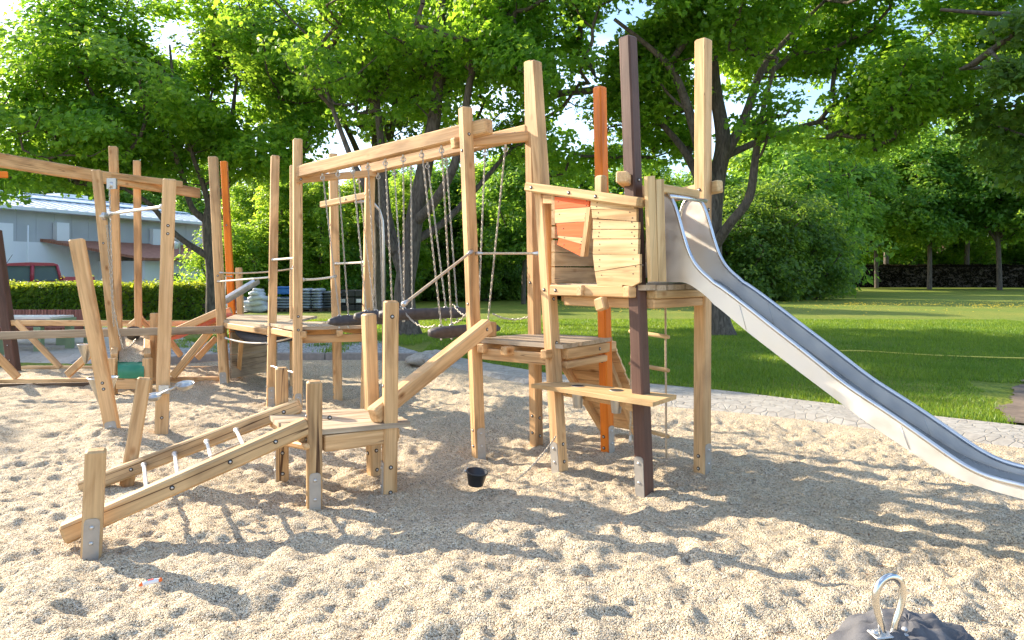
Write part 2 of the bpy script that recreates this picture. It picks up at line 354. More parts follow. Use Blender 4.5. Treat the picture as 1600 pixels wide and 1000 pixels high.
xs = np.concatenate([np.arange(-30,-8,.5), np.arange(-8,-4.5,.05), np.arange(-4.5,4.5,.022), np.arange(4.5,8,.05), np.arange(8,30.1,.5)])
ys = np.concatenate([np.arange(-8,1.2,.3), np.arange(1.2,6.5,.022), np.arange(6.5,9,.035), np.arange(9,13.6,.06)])
link("sand_ground", sand_grid(xs, ys, "sand_ground"), kind="structure")
# lawn sheet beyond the edging, reaching the horizon, with a lower sheet below everything
def strip(name, xs, y0f, y1f, z, mat, n=8, amp=0.0, pw=1.0, skirt=0.0, **t):
    P = []; 
    for j in range(n+1):
        f = (j/n)**pw
        a = y0f(xs); b = y1f(xs); yy = a+(b-a)*f
        P.append(np.stack([xs, yy, np.full_like(xs, z - (skirt if j == 0 else 0)) + amp*vnoise(xs*.5, yy*.5, 9)*np.clip((yy-a)/2, 0, 1)], -1))
    P = np.array(P).reshape(-1, 3); nx = len(xs); idx = np.arange((n+1)*nx).reshape(n+1, nx)
    q = np.stack([idx[:-1,:-1], idx[:-1,1:], idx[1:,1:], idx[1:,:-1]], -1).ravel()
    return link(name, mesh_np(name, P, q, 4, [mat], True), **t)
lx = np.concatenate([np.linspace(-600,-30,12), np.arange(-29,-8,1.0), np.arange(-8,10,.25), np.arange(10,30,1.0), np.linspace(30,600,12)])
strip("lawn_ground", lx, farY, lambda x: np.full_like(x, 700.0), .03, M_LAWN, 60, .05, 2.6, kind="structure")
mb = MB(); mb.add([(-700,-300,-.2),(700,-300,-.2),(700,800,-.2),(-700,800,-.2)], [(0,1,2,3)]); mb.build("ground", M_LAWN, kind="structure")
ex = np.concatenate([np.arange(-1.75,9.6,.12), np.arange(9.6,14.5,.4)])
strip("stone_path", ex, nearY, lambda x: farY(x)+.02, .045, M_STONE, 6, .05, kind="structure", skirt=.09)
gx = np.arange(-7.6,-1.7,.2)
strip("gravel_path", gx, lambda x: farY(x)+.02, lambda x: np.interp(x, [-7.6,-2.9,-1.7],[16.4,16.2,13.9]), .075, M_GRAVEL, 8, .05, skirt=.09, kind="structure")
px_ = np.arange(-30,-5.4,.4)
strip("paving", px_, lambda x: farY(x)+.01, lambda x: np.interp(x, [-30,-9,-7.4,-5.4],[21,20,16.6,14.0]), .085, M_PAVE, 8, .0, skirt=.12, kind="structure")
mb = MB(); mb.add([(-90,27.3,.065),(-10.5,26.4,.065),(-8.6,44,.065),(-12,110,.065),(-90,110,.065)], [(0,1,2,3,4)]); mb.build('bounce_yard', simple('pale_bounce_surface', (.40,.39,.37), .9, 0, .1, 3), kind='structure')  # pale sheet added behind the hedge to bounce neutral light onto the hall wall
mb = MB(); spc = [(5.08,7.58),(5.3,7.35),(6.0,6.85),(7.2,6.0),(9,4.75),(12,3.2),(13,9),(12,10.6),(9.5,10.9),(8.2,10.5),(7.3,10.55),(7.1,10.15),(6.75,9.9),(6.5,9.5),(6.15,9.1),(5.9,8.7),(5.5,8.4),(5.35,8.0)]
sp = []
for i_, (x, y) in enumerate(spc):
    x2, y2 = spc[(i_+1) % len(spc)]
    for k_ in range(6): f_ = k_/6; sp.append((x+(x2-x)*f_+random.uniform(-.03,.03), y+(y2-y)*f_+random.uniform(-.04,.04)))
mb.add([(x, y, .064) for x, y in sp], [tuple(range(len(sp)))]); mb.build("soil_patch", M_SOIL, kind="structure")

# grass blades
def grass_patch(name, n, xr, yr, h0, h1, w, **t):
    x = rng.uniform(*xr, n*2); y = yr[0] + (yr[1]-yr[0])*rng.random(n*2)**1.35
    ok = (y > farY(x)+.02) & ~((x > 5.2+(y-7.6)*.46+.22*vnoise(x*3,y*3,31)) & (y < 10.45+.4*vnoise(x*2,y*2,32))) & ~((x < -1.75) & (y < 16.3)) & (np.abs(x/y) < .78)
    ok &= ~((x < -7.3) & (y < 20)) 
    x = x[ok][:n]; y = y[ok][:n]; k = len(x); a = rng.uniform(0, 6.28, k); h = rng.uniform(h0, h1, k)*(1+.8*vnoise(x*1.5, y*1.5, 12)); ln = rng.normal(0, .35, (k, 2))*h[:, None]
    sc = .7+y/22; dx = np.cos(a)*w*sc; dy = np.sin(a)*w*sc
    v = np.zeros((k, 3, 3)); v[:,0] = np.stack([x-dx, y-dy, np.full(k, .03)], -1); v[:,1] = np.stack([x+dx, y+dy, np.full(k, .03)], -1); v[:,2] = np.stack([x+ln[:,0], y+ln[:,1], .03+h], -1)
    return link(name, mesh_np(name, v.reshape(-1, 3), np.arange(3*k), 3, [M_GRASS]), **t)
grass_patch("grass", 260000, (-10, 16), (7, 24), .035, .075, .006, label="short green lawn grass beyond the pale stone edging", cat="grass", kind="stuff")
def weeds(n, xr, yr, h):
    v = []
    for _ in range(n):
        cx, cy_ = rng.uniform(*xr), rng.uniform(*yr); r = rng.uniform(.05, .16)
        for _ in range(int(60*r/.1)):
            x, y = rng.normal(cx, r), rng.normal(cy_, r); hh = rng.uniform(.4, 1)*h; w = .008; a = rng.uniform(0, 6.28)
            v += [(x-w*math.cos(a), y-w*math.sin(a), .06), (x+w*math.cos(a), y+w*math.sin(a), .06), (x+rng.normal(0,.03), y+rng.normal(0,.03), .06+hh)]
    return v
wv = np.array(weeds(26, (-7.2,-2.2), (13.8,16), .16) + weeds(34, (-7.4, -2), (15.6,16.4), .12))
link("weeds", mesh_np("weeds", wv, np.arange(len(wv)), 3, [M_GRASS]), label="green weeds sprouting from the grey gravel strip behind the kerb", cat="weeds", kind="stuff")
# dandelions
k = 2600; fx = rng.uniform(2, 30, k); fy = rng.normal(33, 2.6, k); keep = vnoise(fx*.35, fy*.6, 21) > -.02; fx, fy = fx[keep], fy[keep]
q = []
for x, y in zip(fx, fy):
    r = rng.uniform(.025, .045); z = rng.uniform(.07, .16)
    q += [(x-r,y,z),(x,y-r,z+.01),(x+r,y,z+.005),(x,y+r,z+.02)]
link("dandelions", mesh_np("dandelions", np.array(q), np.arange(len(q)), 4, [M_FLOWER]), label="yellow dandelions dotting the far lawn", cat="flowers", kind="stuff")

# kerb stones and boulder
for i in range(5):
    xa = -6.1 + i*.9; mb = MB(); ya, yb = float(nearY(xa)), float(nearY(xa+.88))
    a = V(xa, ya+.06, -.05); b = V(xa+.885, yb+.06, -.05)
    mb.bar(.16, .09, (b-a).length, .012, 0, None)
    pos = ["left end by the plank panel", "second from its left end", "in the middle of the row", "second from its right end", "right end next to the boulder"][i]
    mb.build("kerb_stone", M_KERB, None, frame(a+V(0,0,.10), b-a, V(0,0,1)), label="grey concrete kerb stone edging the sand, " + pos, cat="kerb stone", group="kerb stones behind the sand")
def rock(name, c, rx, ry, rz, mat, seed, det=24, amp=.22, flat=0.0, **t):
    vs_ = []; fs = []; n = det; m_ = det//2
    r = random.Random(seed)
    ph = [r.uniform(0, 9) for _ in range(9)]
    for j in range(m_+1):
        th = math.pi*j/m_
        for i in range(n):
            a = 2*math.pi*i/n; x, y, z = math.sin(th)*math.cos(a), math.sin(th)*math.sin(a), math.cos(th)
            d = 1 + amp*(math.sin(3*x+ph[0])*math.sin(2.5*y+ph[1]) + .5*math.sin(6*x+ph[2])*math.sin(5*z+ph[3]) + .3*math.sin(11*y+ph[4])*math.sin(9*x+ph[5]))
            z2 = min(z*d, .75) if flat else z*d
            vs_.append((x*d*rx, y*d*ry, z2*rz))
    for j in range(m_):
        for i in range(n): i2 = (i+1) % n; fs.append((j*n+i, (j+1)*n+i, (j+1)*n+i2, j*n+i2))
    return MB().add(vs_, fs, 0, True).build(name, mat, t.pop("parent", None), Matrix.Translation(c), **t)
rock("boulder", V(-1.42,13.0,.06), .38, .42, .16, M_STONE, 3, label="flat pale boulder where the kerb meets the stone path", cat="boulder")

# ---------------------------------------------------------------- generic parts
def beam(parent, p, q, w=.115, h=.115, mat=None, name="beam", hint=None, ext=(0, 0), c=.008, wob=.0, **t):
    p, q = Vector(p), Vector(q); d = (q-p).normalized(); p = p-d*ext[0]; q = q+d*ext[1]; L = (q-p).length
    if hint is None: hint = V(0,0,1) if abs(d.z) < .8 else V(.7,.7,0)
    mb = MB(); mb.bar(w, h, L, c, 0, None, max(1, int(L/.45)), wob)
    o = mb.build(name, mat or M_WOOD, parent, frame(p, d, hint), **t); o["L"] = L; o["wh"] = (w, h); return o
BOLT = None
def boltmesh():
    global BOLT
    if BOLT is None:
        mb = MB(); mb.lathe([(.0155,-.002),(.0155,.0012),(.0145,.0016)], 14, 1); mb.lathe([(.0085,.0012),(.0085,.005),(.006,.0075),(.002,.0082)], 8, 0)
        BOLT = mb.mesh("bolt", [M_STEEL, M_DARKM])
    return BOLT
DOME = []
def domemesh():
    if not DOME: mb = MB(); mb.lathe([(.012,-.001),(.012,.002),(.009,.006),(.003,.008)], 12); DOME.append(mb.mesh('bolt', [M_STEEL]))
    return DOME[0]
def bolt(post, t, face=0, off=0.0, at=None):
    """t metres from the base (or at: world point nearest); face 0 = face best seen from the camera, 1 = the next one"""
    M = WM[post.name]; w, h = post["wh"]
    c = M @ V(0, 0, t); tocam = (V(0,0,EH)-c).normalized()
    ax = [(M.to_3x3() @ V(1,0,0), w/2, V(0,1,0)), (M.to_3x3() @ V(-1,0,0), w/2, V(0,1,0)), (M.to_3x3() @ V(0,1,0), h/2, V(1,0,0)), (M.to_3x3() @ V(0,-1,0), h/2, V(1,0,0))]
    ax.sort(key=lambda a: -a[0].dot(tocam)); n, dd, lat = ax[face]
    pos = c + n*(dd+.0005) + (M.to_3x3() @ lat)*off
    return link("bolt", boltmesh(), post, frame(pos, n, V(0,0,1)))
def shoe(post, face=0, hgt=.21, side=True):
    M = WM[post.name]; w, h = post["wh"]; c = M @ V(0,0,.1); tocam = (V(0,0,EH)-c).normalized()
    ax = [(M.to_3x3() @ V(1,0,0), w/2, h), (M.to_3x3() @ V(-1,0,0), w/2, h), (M.to_3x3() @ V(0,1,0), h/2, w), (M.to_3x3() @ V(0,-1,0), h/2, w)]
    ax.sort(key=lambda a: -a[0].dot(tocam)); n, dd, wid = ax[face]
    zd = (M.to_3x3() @ V(0,0,1)); mb = MB(); ww = wid/2+.004
    lat = n.cross(zd); F2 = Matrix((lat, zd, n)).transposed().to_4x4(); F2.translation = M @ V(0,0,0) + n*(dd+.001)
    r = .02
    poly = [(-ww,-.1),(ww,-.1),(ww,hgt-r),(ww-r*.3,hgt-r*.3),(ww-r,hgt),(-ww+r,hgt),(-ww+r*.3,hgt-r*.3),(-ww,hgt-r)]
    mb.prism([V(x, y, 0) for x, y in poly], V(0,0,1), .006)
    o = mb.build("post_shoe", M_PLATE, post, F2); 
    for zz in (.055, hgt-.055):
        link("bolt", boltmesh(), post, frame(F2 @ V(0, zz, .006), n, V(0,0,1)))
    return o
def deck(parent, pts, z, n, mat=M_DECK, th=.035, gap=.008, name="deck", ov=.05, **t):
    a, b, c, d = [Vector((p[0], p[1], 0)) for p in pts]; ctr = (a+b+c+d)/4      # planks run a->b, stacked a->d
    ex_ = lambda p: p + (p-ctr).normalized()*ov
    a, b, c, d = map(ex_, (a, b, c, d)); mb = MB()
    u0 = (b-a).normalized()
    for i in range(n):
        f0, f1 = i/n, (i+1)/n; g = gap/2/(d-a).length
        j0, j1 = random.uniform(-.012,.012), random.uniform(-.012,.012); dz = random.uniform(-.002,.002)
        p0, p1 = a.lerp(d, f0+g)+u0*j0, b.lerp(c, f0+g)+u0*j1; p2, p3 = b.lerp(c, f1-g)+u0*j1, a.lerp(d, f1-g)+u0*j0
        mb.prism([V(p.x, p.y, z-th+dz) for p in (p0, p1, p2, p3)], V(0,0,1), th)
    M = frame(V(ctr.x, ctr.y, z), u0, V(0,0,1)); Mi = M.inverted(); mb.v = [tuple(Mi @ Vector(v)) for v in mb.v]
    return mb.build(name, mat, parent, M, **t)
def chain(parent, p, q, sag=0.0, link_len=.042, r=.0042, name="chain", mat=None, wd=None):
    p, q = Vector(p), Vector(q); L = (q-p).length; 
    if sag: L = L*(1+2.6*(sag/L)**2)
    pitch = link_len - 2*r*1.0; n = max(2, int(L/pitch)); mb = MB(); wd = wd or link_len*.36
    f = lambda s: p.lerp(q, s) - V(0,0,1)*4*sag*s*(1-s)
    base = [];  a = link_len/2 - r; b = wd/1.0/2
    ring = [(b*math.cos(th), (a-b)*(1 if math.sin(th) > 0 else -1)*(1 if abs(math.sin(th)) > .01 else 0) + b*math.sin(th)) for th in [2*math.pi*i/10 for i in range(10)]]
    for i in range(n):
        s = (i+.5)/n; c = f(s); t = (f(min(1, s+.5/n)) - f(max(0, s-.5/n))).normalized()
        M = frame(c, t, V(.3,1,.1)) @ Matrix.Rotation(math.pi/2*(i % 2)+.4, 4, 'Z')
        pts = [M @ V(x, 0, z) for x, z in ring]; mb.tube(pts, r, 4, 0, True)
    M = Matrix.Translation(p); mb.v = [tuple(Vector(v)-p) for v in mb.v]
    return mb.build(name, mat or M_CHAIN, parent, M)
def rope(parent, p, q, r=.010, sag=.0, mat=None, name="rope", fit=True):
    p, q = Vector(p), Vector(q); mb = MB(); n = 14
    pts = [p.lerp(q, i/n) - V(0,0,1)*4*sag*(i/n)*(1-i/n) - p for i in range(n+1)]; mb.tube(pts, r, 8)
    o = mb.build(name, mat or M_ROPE, parent, Matrix.Translation(p))
    if fit:
        for k, e in ((0, p), (1, q)):
            d = (pts[1]-pts[0]).normalized() if k == 0 else (pts[-2]-pts[-1]).normalized()
            m2 = MB(); m2.lathe([(r*.9,-.005),(r*1.7,0),(r*1.7,.035),(r*1.15,.065),(r*1.02,.08)], 10); m2.build("rope_clamp", M_STEEL, o, frame(e, d, V(0,0,1)))
    return o
def plank_poly(mb, pix, P, n, th=.024):
    mb.prism([onplane(x, y, P, n) for x, y in pix], n, th)
def board(parent, pix, P, n, th, mat, name, along=None, **t):
    pts = [onplane(x, y, P, n) for x, y in pix]; c = sum(pts, V(0,0,0))/len(pts)
    al = along if along is not None else (pts[1]-pts[0]); M = frame(c, al, n); mb = MB(); mb.prism(pts, n, th); Mi = M.inverted()
    mb.v = [tuple(Mi @ Vector(v)) for v in mb.v]; o = mb.build(name, mat, parent, M, **t)
    return o
SCREW = []
def screws(parent, pixs, P, n, r=.005):
    if not SCREW:
        mb = MB(); mb.lathe([(.005, -.001), (.005, .0012)], 8); SCREW.append(mb.mesh("screw", [M_DARKM]))
    for x, y in pixs: link("screw", SCREW[0], parent, frame(onplane(x, y, P, n), n, V(0,0,1)))

# ================================================================= CLIMBING FRAME
CF = empty("climbing_frame", (0, 6.5, 0), "large pale robinia climbing frame with steel slide, plank tower, chain log bridge and low ramp", "climbing frame")
A = V(.39, 6.03, 0); B = V(.97, 5.40, 0); C_ = V(1.55, 5.97, 0); D = V(.855, 6.64, 0)
dAB = (B-A).normalized(); nAB = V(dAB.y, -dAB.x, 0); nAB = nAB if nAB.y < 0 else -nAB
dBC = (C_-B).normalized(); nBC = V(dBC.y, -dBC.x, 0)
H45 = V(.70, -.71, 0); H25 = V(.42,-.91,0)
def post(px0, py0, px1, py1, w=.118, mat=None, hint=None, Y1=None, sink=.25, label=None, name="post", h=None, parent=CF):
    if parent is CF: w *= .92 if hint is H25 else (1.0 if hint is not None and hint.x == 1 else .84)
    g = G(px0, py0); top = W(px1, py1, Y1 or g.y); d = (top-g).normalized(); base = g - d*sink
    o = beam(parent, base, top, w, h or w, mat or M_WOOD, name, hint or H45, c=.012, wob=.0015, label=label)
    # keep base-relative coordinate: t=0 at the ground
    o["sink"] = sink; return o
def pb(o, ts, face=0, off=0):            # bolts measured from the ground
    for t in ts: bolt(o, t + o["sink"], face, off)
def pshoe(o, face=0, hgt=.21):
    M = WM[o.name].copy(); WM[o.name] = M @ Matrix.Translation((0,0,o["sink"]))
    Ms = WM[o.name].copy()
    # children are placed relative to the real matrix
    w, h = o["wh"]; c = Ms @ V(0,0,.1); tocam = (V(0,0,EH)-c).normalized(); R = Ms.to_3x3()
    ax = [(R @ V(1,0,0), w/2, h), (R @ V(-1,0,0), w/2, h), (R @ V(0,1,0), h/2, w), (R @ V(0,-1,0), h/2, w)]
    ax.sort(key=lambda a: -a[0].dot(tocam)); WM[o.name] = M
    n, dd, wid = ax[face]; zd = R @ V(0,0,1); lat = n.cross(zd); mb = MB(); ww = wid/2-.012; r = .022
    F2 = Matrix((lat, zd, n)).transposed().to_4x4(); F2.translation = Ms @ V(0,0,0) + n*(dd+.0008)
    poly = [(-ww,-.15),(ww,-.15),(ww,hgt-r),(ww-r*.3,hgt-r*.3),(ww-r,hgt),(-ww+r,hgt),(-ww+r*.3,hgt-r*.3),(-ww,hgt-r)]
    mb.prism([V(x, y, 0) for x, y in poly], V(0,0,1), .006)
    s = mb.build("post_shoe", M_PLATE, o, F2)
    for zz in (.06, hgt-.05): link("bolt", domemesh(), o, frame(F2 @ V(0, zz, .0065), n, V(0,0,1)))
# tower posts
pA = post(875, 732, 834, 97, .125, hint=dAB, Y1=6.25); pshoe(pA, 0, .22); pb(pA, [.06,.20,1.02,1.38], 1); pb(pA, [.95,1.46], 0)
pB = post(1007, 765, 981, 58, .125, M_BROWN, hint=dAB, Y1=5.51, label="dark brown painted tower post"); pshoe(pB, 0, .25); pb(pB, [1.56], 0); pb(pB, [2.28,1.65], 1)
pC = post(1097, 734, 1099, 62, .128, hint=dAB); pshoe(pC, 1, .22); pb(pC, [.12,.02], 0); pb(pC, [1.40,2.26], 0); pb(pC, [2.1], 1)
pD = post(949, 702, 937, 136, .115, M_ORANGE, hint=dAB, label="orange painted tower post"); pshoe(pD, 1, .22); pb(pD, [.12,.02], 0); pb(pD, [.9,.8], 0)
p838 = post(838, 688, 829, 96, .12, hint=dAB); pb(p838, [.05,.22], 0); pb(p838, [.08,.24,.98,1.5], 1)
p748 = post(748, 706, 727, 168, .12, hint=V(.85,.53,0)); pshoe(p748, 0, .22); pb(p748, [.06,.2], 1); pb(p748, [1.32,2.68], 1); pb(p748, [.98,2.82], 0)
# tower floor level
fz = 1.505
def AT(t, off=0, z=0): p = A.lerp(B, t) + nAB*off; return V(p.x, p.y, z)
fl = deck(CF, [A+(B-A)*-.02, B, C_, D], fz, 7, M_DECK, .04, ov=.07, name="tower_floor")
nFr = nAB
# cross beams below the floor
b1 = beam(CF, AT(0,-.02,fz-.135), AT(1,-.02,fz-.135), .08, .08, ext=(-.06,-.07)); 
b2 = beam(CF, V(B.x,B.y,fz-.14), V(C_.x,C_.y,fz-.14), .07, .08, ext=(-.066,.05)); beam(CF, V(B.x,B.y,fz-.072)+nBC*.015, V(C_.x,C_.y,fz-.072)+nBC*.015, .062, .09, M_WOOD2, ext=(-.066,-.02))
bolt(b2, .88, 0)
b3 = beam(CF, V(A.x,A.y,fz-.1), V(D.x,D.y,fz-.1), .10, .07, ext=(-.07,-.07)); b4 = beam(CF, V(D.x,D.y,fz-.10), V(C_.x,C_.y,fz-.10), .10, .07, ext=(-.07,-.07))
b5 = beam(CF, AT(-.02,.075,fz-.052), AT(1.08,.05,fz-.052), .085,.0655, ext=(.0,-.12)); bolt(b5, .07, 0)
for t_, px0 in ((.38,0),(.92,0)):                                    # joist ends poking out of the front face
    q0 = AT(t_, .125, fz-.05); beam(CF, q0, q0 - nAB*.9, .085, .06, name="joist", ext=(0,0), c=.008)
q0 = AT(.67, .13, 1.385); beam(CF, q0+V(0,0,-.07), q0+V(-.02,.02,.02), .09, .07, name="block", c=.010, hint=dAB)
# rail at the top of the tower front
P_ab = A + nAB*.056
r1 = beam(CF, onplane(825, 292, P_ab+nAB*.03, nAB), onplane(1003, 317, P_ab+nAB*.03, nAB), .075, .10, M_WOOD2, name="top_rail", hint=V(0,0,1), c=.012)
WMr = WM[r1.name]
bolt(r1, .09, 0); bolt(r1, .52, 0); bolt(r1, .80, 0)
r2 = beam(CF, Z(845,2.30,6.12), Z(938,2.28,6.60), .05, .10, M_WOOD2, name="top_rail", hint=V(0,0,1))
beam(CF, Z(939,2.36,5.80)-V(0,0,.35), Z(939,2.36,5.80), .09, .07, M_WOOD2, name="stud", c=.015, hint=dAB)
beam(CF, Z(971,2.29,5.33), Z(1002,2.24,5.95), .085, .085, name="crossbar", hint=V(0,0,1), c=.009)
# stud behind post A and inner plank wall along A-D
dAD = (D-A).normalized(); nAD = V(dAD.y, -dAD.x, 0)
zl = [1.508, 1.64, 1.76, 1.86, 1.97, 2.10, 2.25]
mb = MB(); a0 = A - dAD*.09 + nAD*.0; M0 = frame(V(a0.x, a0.y, 1.53), dAD, V(0,0,1)); 
for i in range(6):
    s = random.uniform(-.012,.012); s2 = random.uniform(-.012, .012)
    mb.add([(zl[i]-1.53+.003+(s if i else 0), -.02, 0), (zl[i]-1.53+.003+(s2 if i else 0), -.02, .87), (zl[i+1]-1.53+s*0-.002, -.02, .87), (zl[i+1]-1.53-.002, -.02, 0),
            (zl[i]-1.53+.003+(s if i else 0), .012, 0), (zl[i]-1.53+.003+(s2 if i else 0), .012, .87), (zl[i+1]-1.53-.002, .012, .87), (zl[i+1]-1.53-.002, .012, 0)],
           [(0,1,2,3),(7,6,5,4),(0,4,5,1),(1,5,6,2),(2,6,7,3),(3,7,4,0)])
mb.build("plank_wall", M_WOOD, CF, M0)
# wall on the back (D-C side)
mb = MB(); d0 = D + (C_-D).normalized()*.06; M0 = frame(V(d0.x, d0.y, 1.53), (C_-D), V(0,0,1))
for i in range(6): mb.box((zl[i]-1.527, -.02, 0), (zl[i+1]-1.533, .012, .24))
mb.build("plank_wall", M_WOOD, CF, M0)
# front right panel: seven boards
pf = P_ab + nAB*.004
b_r = [
 [(927,312),(996,318),(994,326),(926,327)],
 [(928,328),(998,326),(998,346),(929,341)],
 [(930,343),(1001,347),(1001,358),(930,358)],
 [(930,359),(1001,359),(1000,373),(929,373)],
 [(931,374),(1001,374),(1000,397),(930,397)],
 [(930,398),(1003,397),(1003,413),(933,424)],
 [(933,425),(1003,414),(1003,441),(992,447),(976,445),(975,452),(940,463)]]
for q_ in b_r:
    o = board(CF, q_, pf, nAB, .028, M_WOOD2, "panel_board", along=dAB)
    xs_ = [p[0] for p in q_]; ys_ = [p[1] for p in q_]; ym = (min(ys_)+max(ys_))/2; dy = (max(ys_)-min(ys_))*.22
    screws(o, [(min(xs_)+7, ym-dy*.8), (min(xs_)+6, ym+dy), (max(xs_)-14, ym-dy), (max(xs_)-10, ym+dy)] , pf+nAB*.0285, nAB, .005)
beam(CF, onplane(945, 320, pf-nAB*.03, nAB), onplane(947, 440, pf-nAB*.03, nAB), .05, .05, name="batten", hint=dAB)
beam(CF, onplane(985, 322, pf-nAB*.03, nAB), onplane(985, 440, pf-nAB*.03, nAB), .05, .05, name="batten", hint=dAB)
b_l = [([(865,308),(924,310),(923,323),(866,327)], M_ORANGE2), ([(867,328),(922,324),(920,346),(871,349)], M_WOOD2),
 ([(873,350),(920,347),(916,371),(875,368)], M_ORANGE2), ([(875,368.5),(916,372),(914,382),(875,371)], M_WOOD2), ([(877,372),(914,382.5),(912,401),(874,382)], M_ORANGE2)]
for q_, mt in b_l:
    o = board(CF, q_, pf, nAB, .026, mt, "panel_board", along=dAB, label="orange painted panel board" if mt is M_ORANGE2 else None)
    xs_ = [p[0] for p in q_]; ym = sum(p[1] for p in q_)/4
    screws(o, [(min(xs_)+7, ym-2), (max(xs_)-7, ym-3), (max(xs_)-8, ym+4)], pf+nAB*.0265, nAB, .005)
o = board(CF, [(923,324),(929,324),(919,401),(913,401)], pf-nAB*.02, nAB, .05, M_WOOD, "batten", along=V(0,0,1))
o = board(CF, [(852,306),(866,306),(867,318),(852,318)], pf-nAB*.005, nAB, .03, M_WOOD, "block", along=dAB)
# upright guard boards by the slide entrance (on the B-C face)
P_bc = B + nBC*.058
board(CF, [(1006,276),(1018,275),(1023,440),(1012,440)], P_bc, nBC, .03, M_WOOD2, "guard_board", along=V(0,0,1))
board(CF, [(1020,281),(1032,280),(1036,440),(1024,440)], P_bc+nBC*.004, nBC, .03, M_WOOD2, "guard_board", along=V(0,0,1))
beam(CF, onplane(1018,292,P_bc-nBC*.03,nBC), onplane(1090,304,P_bc-nBC*.03,nBC), .065, .05, M_WOOD2, name="crossbar", hint=V(0,0,1))
beam(CF, Z(1052,2.26,6.35), Z(1126,2.29,5.92), .10, .07, M_WOOD2, name="crossbar", hint=V(0,0,1), c=.009)
beam(CF, Z(1010,2.28,6.6), Z(1054,2.27,6.3), .08, .07, M_WOOD2, name="crossbar", hint=V(0,0,1), c=.009)

# ---- slide
N0 = B + dBC*.25 + nBC*.055; N0 = V(N0.x, N0.y, 0); U = nBC.copy(); SW = .43
rail_px = [(1034,304),(1043,304.5),(1049,309),(1054,319),(1058,333),(1062.5,350),(1068,371),(1073,389),(1080,405),(1089,419),(1100,430),(1112,439.5),(1146.5,465),(1181,492),(1215,519),(1250,546),(1322,604),(1394,651),(1452,692),(1502,728),(1538,746),(1570,755),(1599,760)]
bot_px = [(1036,440),(1070,441),(1082,447),(1100,460),(1123,481),(1169,520),(1250,582),(1358,663),(1423,706),(1473,739),(1538,764),(1599,780)]
def trace(px):
    out = []
    for x, y in px: p = onplane(x, y, N0, dBC); out.append(((p-N0).dot(U), p.z))
    return out
rail = trace(rail_px); bot = trace(bot_px)
rail = [(-.20, 1.95), (-.19, 2.08), (-.165, 2.145), (-.12, 2.18), (-.06, 2.19)] + rail[1:] + [(2.42, .41), (2.62, .385)]
bot = [(-.20, fz+.012)] + [b for b in bot[1:]] + [(2.42, .355), (2.62, .33)]
ss = np.concatenate([np.linspace(-.20,.35,36), np.linspace(.37,2.62,64)])
rs_, rz_ = zip(*rail); bs_, bz_ = zip(*bot)
def smooth(a):
    for _ in range(5): a = np.concatenate([a[:1], (a[:-2]+2*a[1:-1]+a[2:])/4, a[-1:]])
    return a
zr = smooth(np.interp(ss, rs_, rz_)); zb = smooth(np.interp(ss, bs_, bz_))
SL = MB().build  # noqa
def SP(s, w, z): p = N0 + U*s + dBC*w; return V(p.x, p.y, z)
org = SP(0, SW/2, fz); OI = -org
def sidewall(w, th):
    mb = MB(); vs_ = []; fs = []; n = len(ss)
    for k in (0, 1):
        for s, a, b in zip(ss, zr, zb): vs_ += [SP(s, w+k*th, a)+OI, SP(s, w+k*th, b-.0)+OI]
    for k in (0, 1):
        o = k*2*n
        for i in range(n-1):
            f = (o+2*i, o+2*i+1, o+2*i+3, o+2*i+2); fs.append(f if k else f[::-1])
    for i in range(n-1):
        fs.append((2*i, 2*i+2, 2*n+2*i+2, 2*n+2*i)); fs.append((2*i+1, 2*n+2*i+1, 2*n+2*i+3, 2*i+3))
    fs.append((0,1,2*n+1,2*n)[::-1]); e = 2*(n-1); fs.append((e, e+1, 2*n+e+1, 2*n+e))
    return mb.add(vs_, fs, 0, False)
zbed = np.minimum(zb + .022, zr - .035); mb = MB(); vs_ = []; fs = []; n = len(ss)
for k, (w, dz) in enumerate([(.012,0),(SW-.012,0),(SW-.012,-.008),(.012,-.008)]):
    for s, b in zip(ss, zbed): vs_.append(SP(s, w, b+dz)+OI)
for k in range(4):
    k2 = (k+1) % 4
    for i in range(n-1): fs.append((k*n+i, k*n+i+1, k2*n+i+1, k2*n+i)[::-1])
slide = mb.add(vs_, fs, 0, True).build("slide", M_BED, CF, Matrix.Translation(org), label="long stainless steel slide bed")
sidewall(0, .007).build("side_panel", M_INOX, slide, Matrix.Translation(org)); sidewall(SW-.007, .007).build("side_panel", M_INOX, slide, Matrix.Translation(org))
for w in (0.003, SW-.003):
    mb = MB(); pts = [SP(s, w, z+.006)+OI for s, z in zip(ss, zr)]; pts = [SP(-.205, w, fz+.05)+OI, SP(-.205, w, fz+.3)+OI] + pts[1:]
    mb.tube(pts, .0150, 10); mb.build("handrail", M_INOXB, slide, Matrix.Translation(org))
mb = MB(); mb.tube([SP(.02, -.03, 2.165)+OI, SP(.02, SW+.05, 2.165)+OI], .017, 10); mb.build("grab_bar", M_INOXB, slide, Matrix.Translation(org))
for w in (-.0015, SW-.0085):                                           # weld seams
    mb = MB()
    for s0 in (.62, 1.66):
        z0, z1 = float(np.interp(s0, ss, zb))+.01, float(np.interp(s0-.05, ss, zr))-.02
        mb.tube([SP(s0, w, z0)+OI, SP(s0-.05, w, z1)+OI], .002, 5)
    mb.build("weld_seam", M_STEEL, slide, Matrix.Translation(org))
mb = MB(); p = SP(2.45, SW/2, 0); mb.tube([SP(2.45,.04,.345)+OI, SP(2.45,.04,-.1)+OI], .02, 8); mb.tube([SP(2.45,SW-.04,.345)+OI, SP(2.45,SW-.04,-.1)+OI], .02, 8); mb.build("slide_foot", M_STEEL, slide, Matrix.Translation(org))

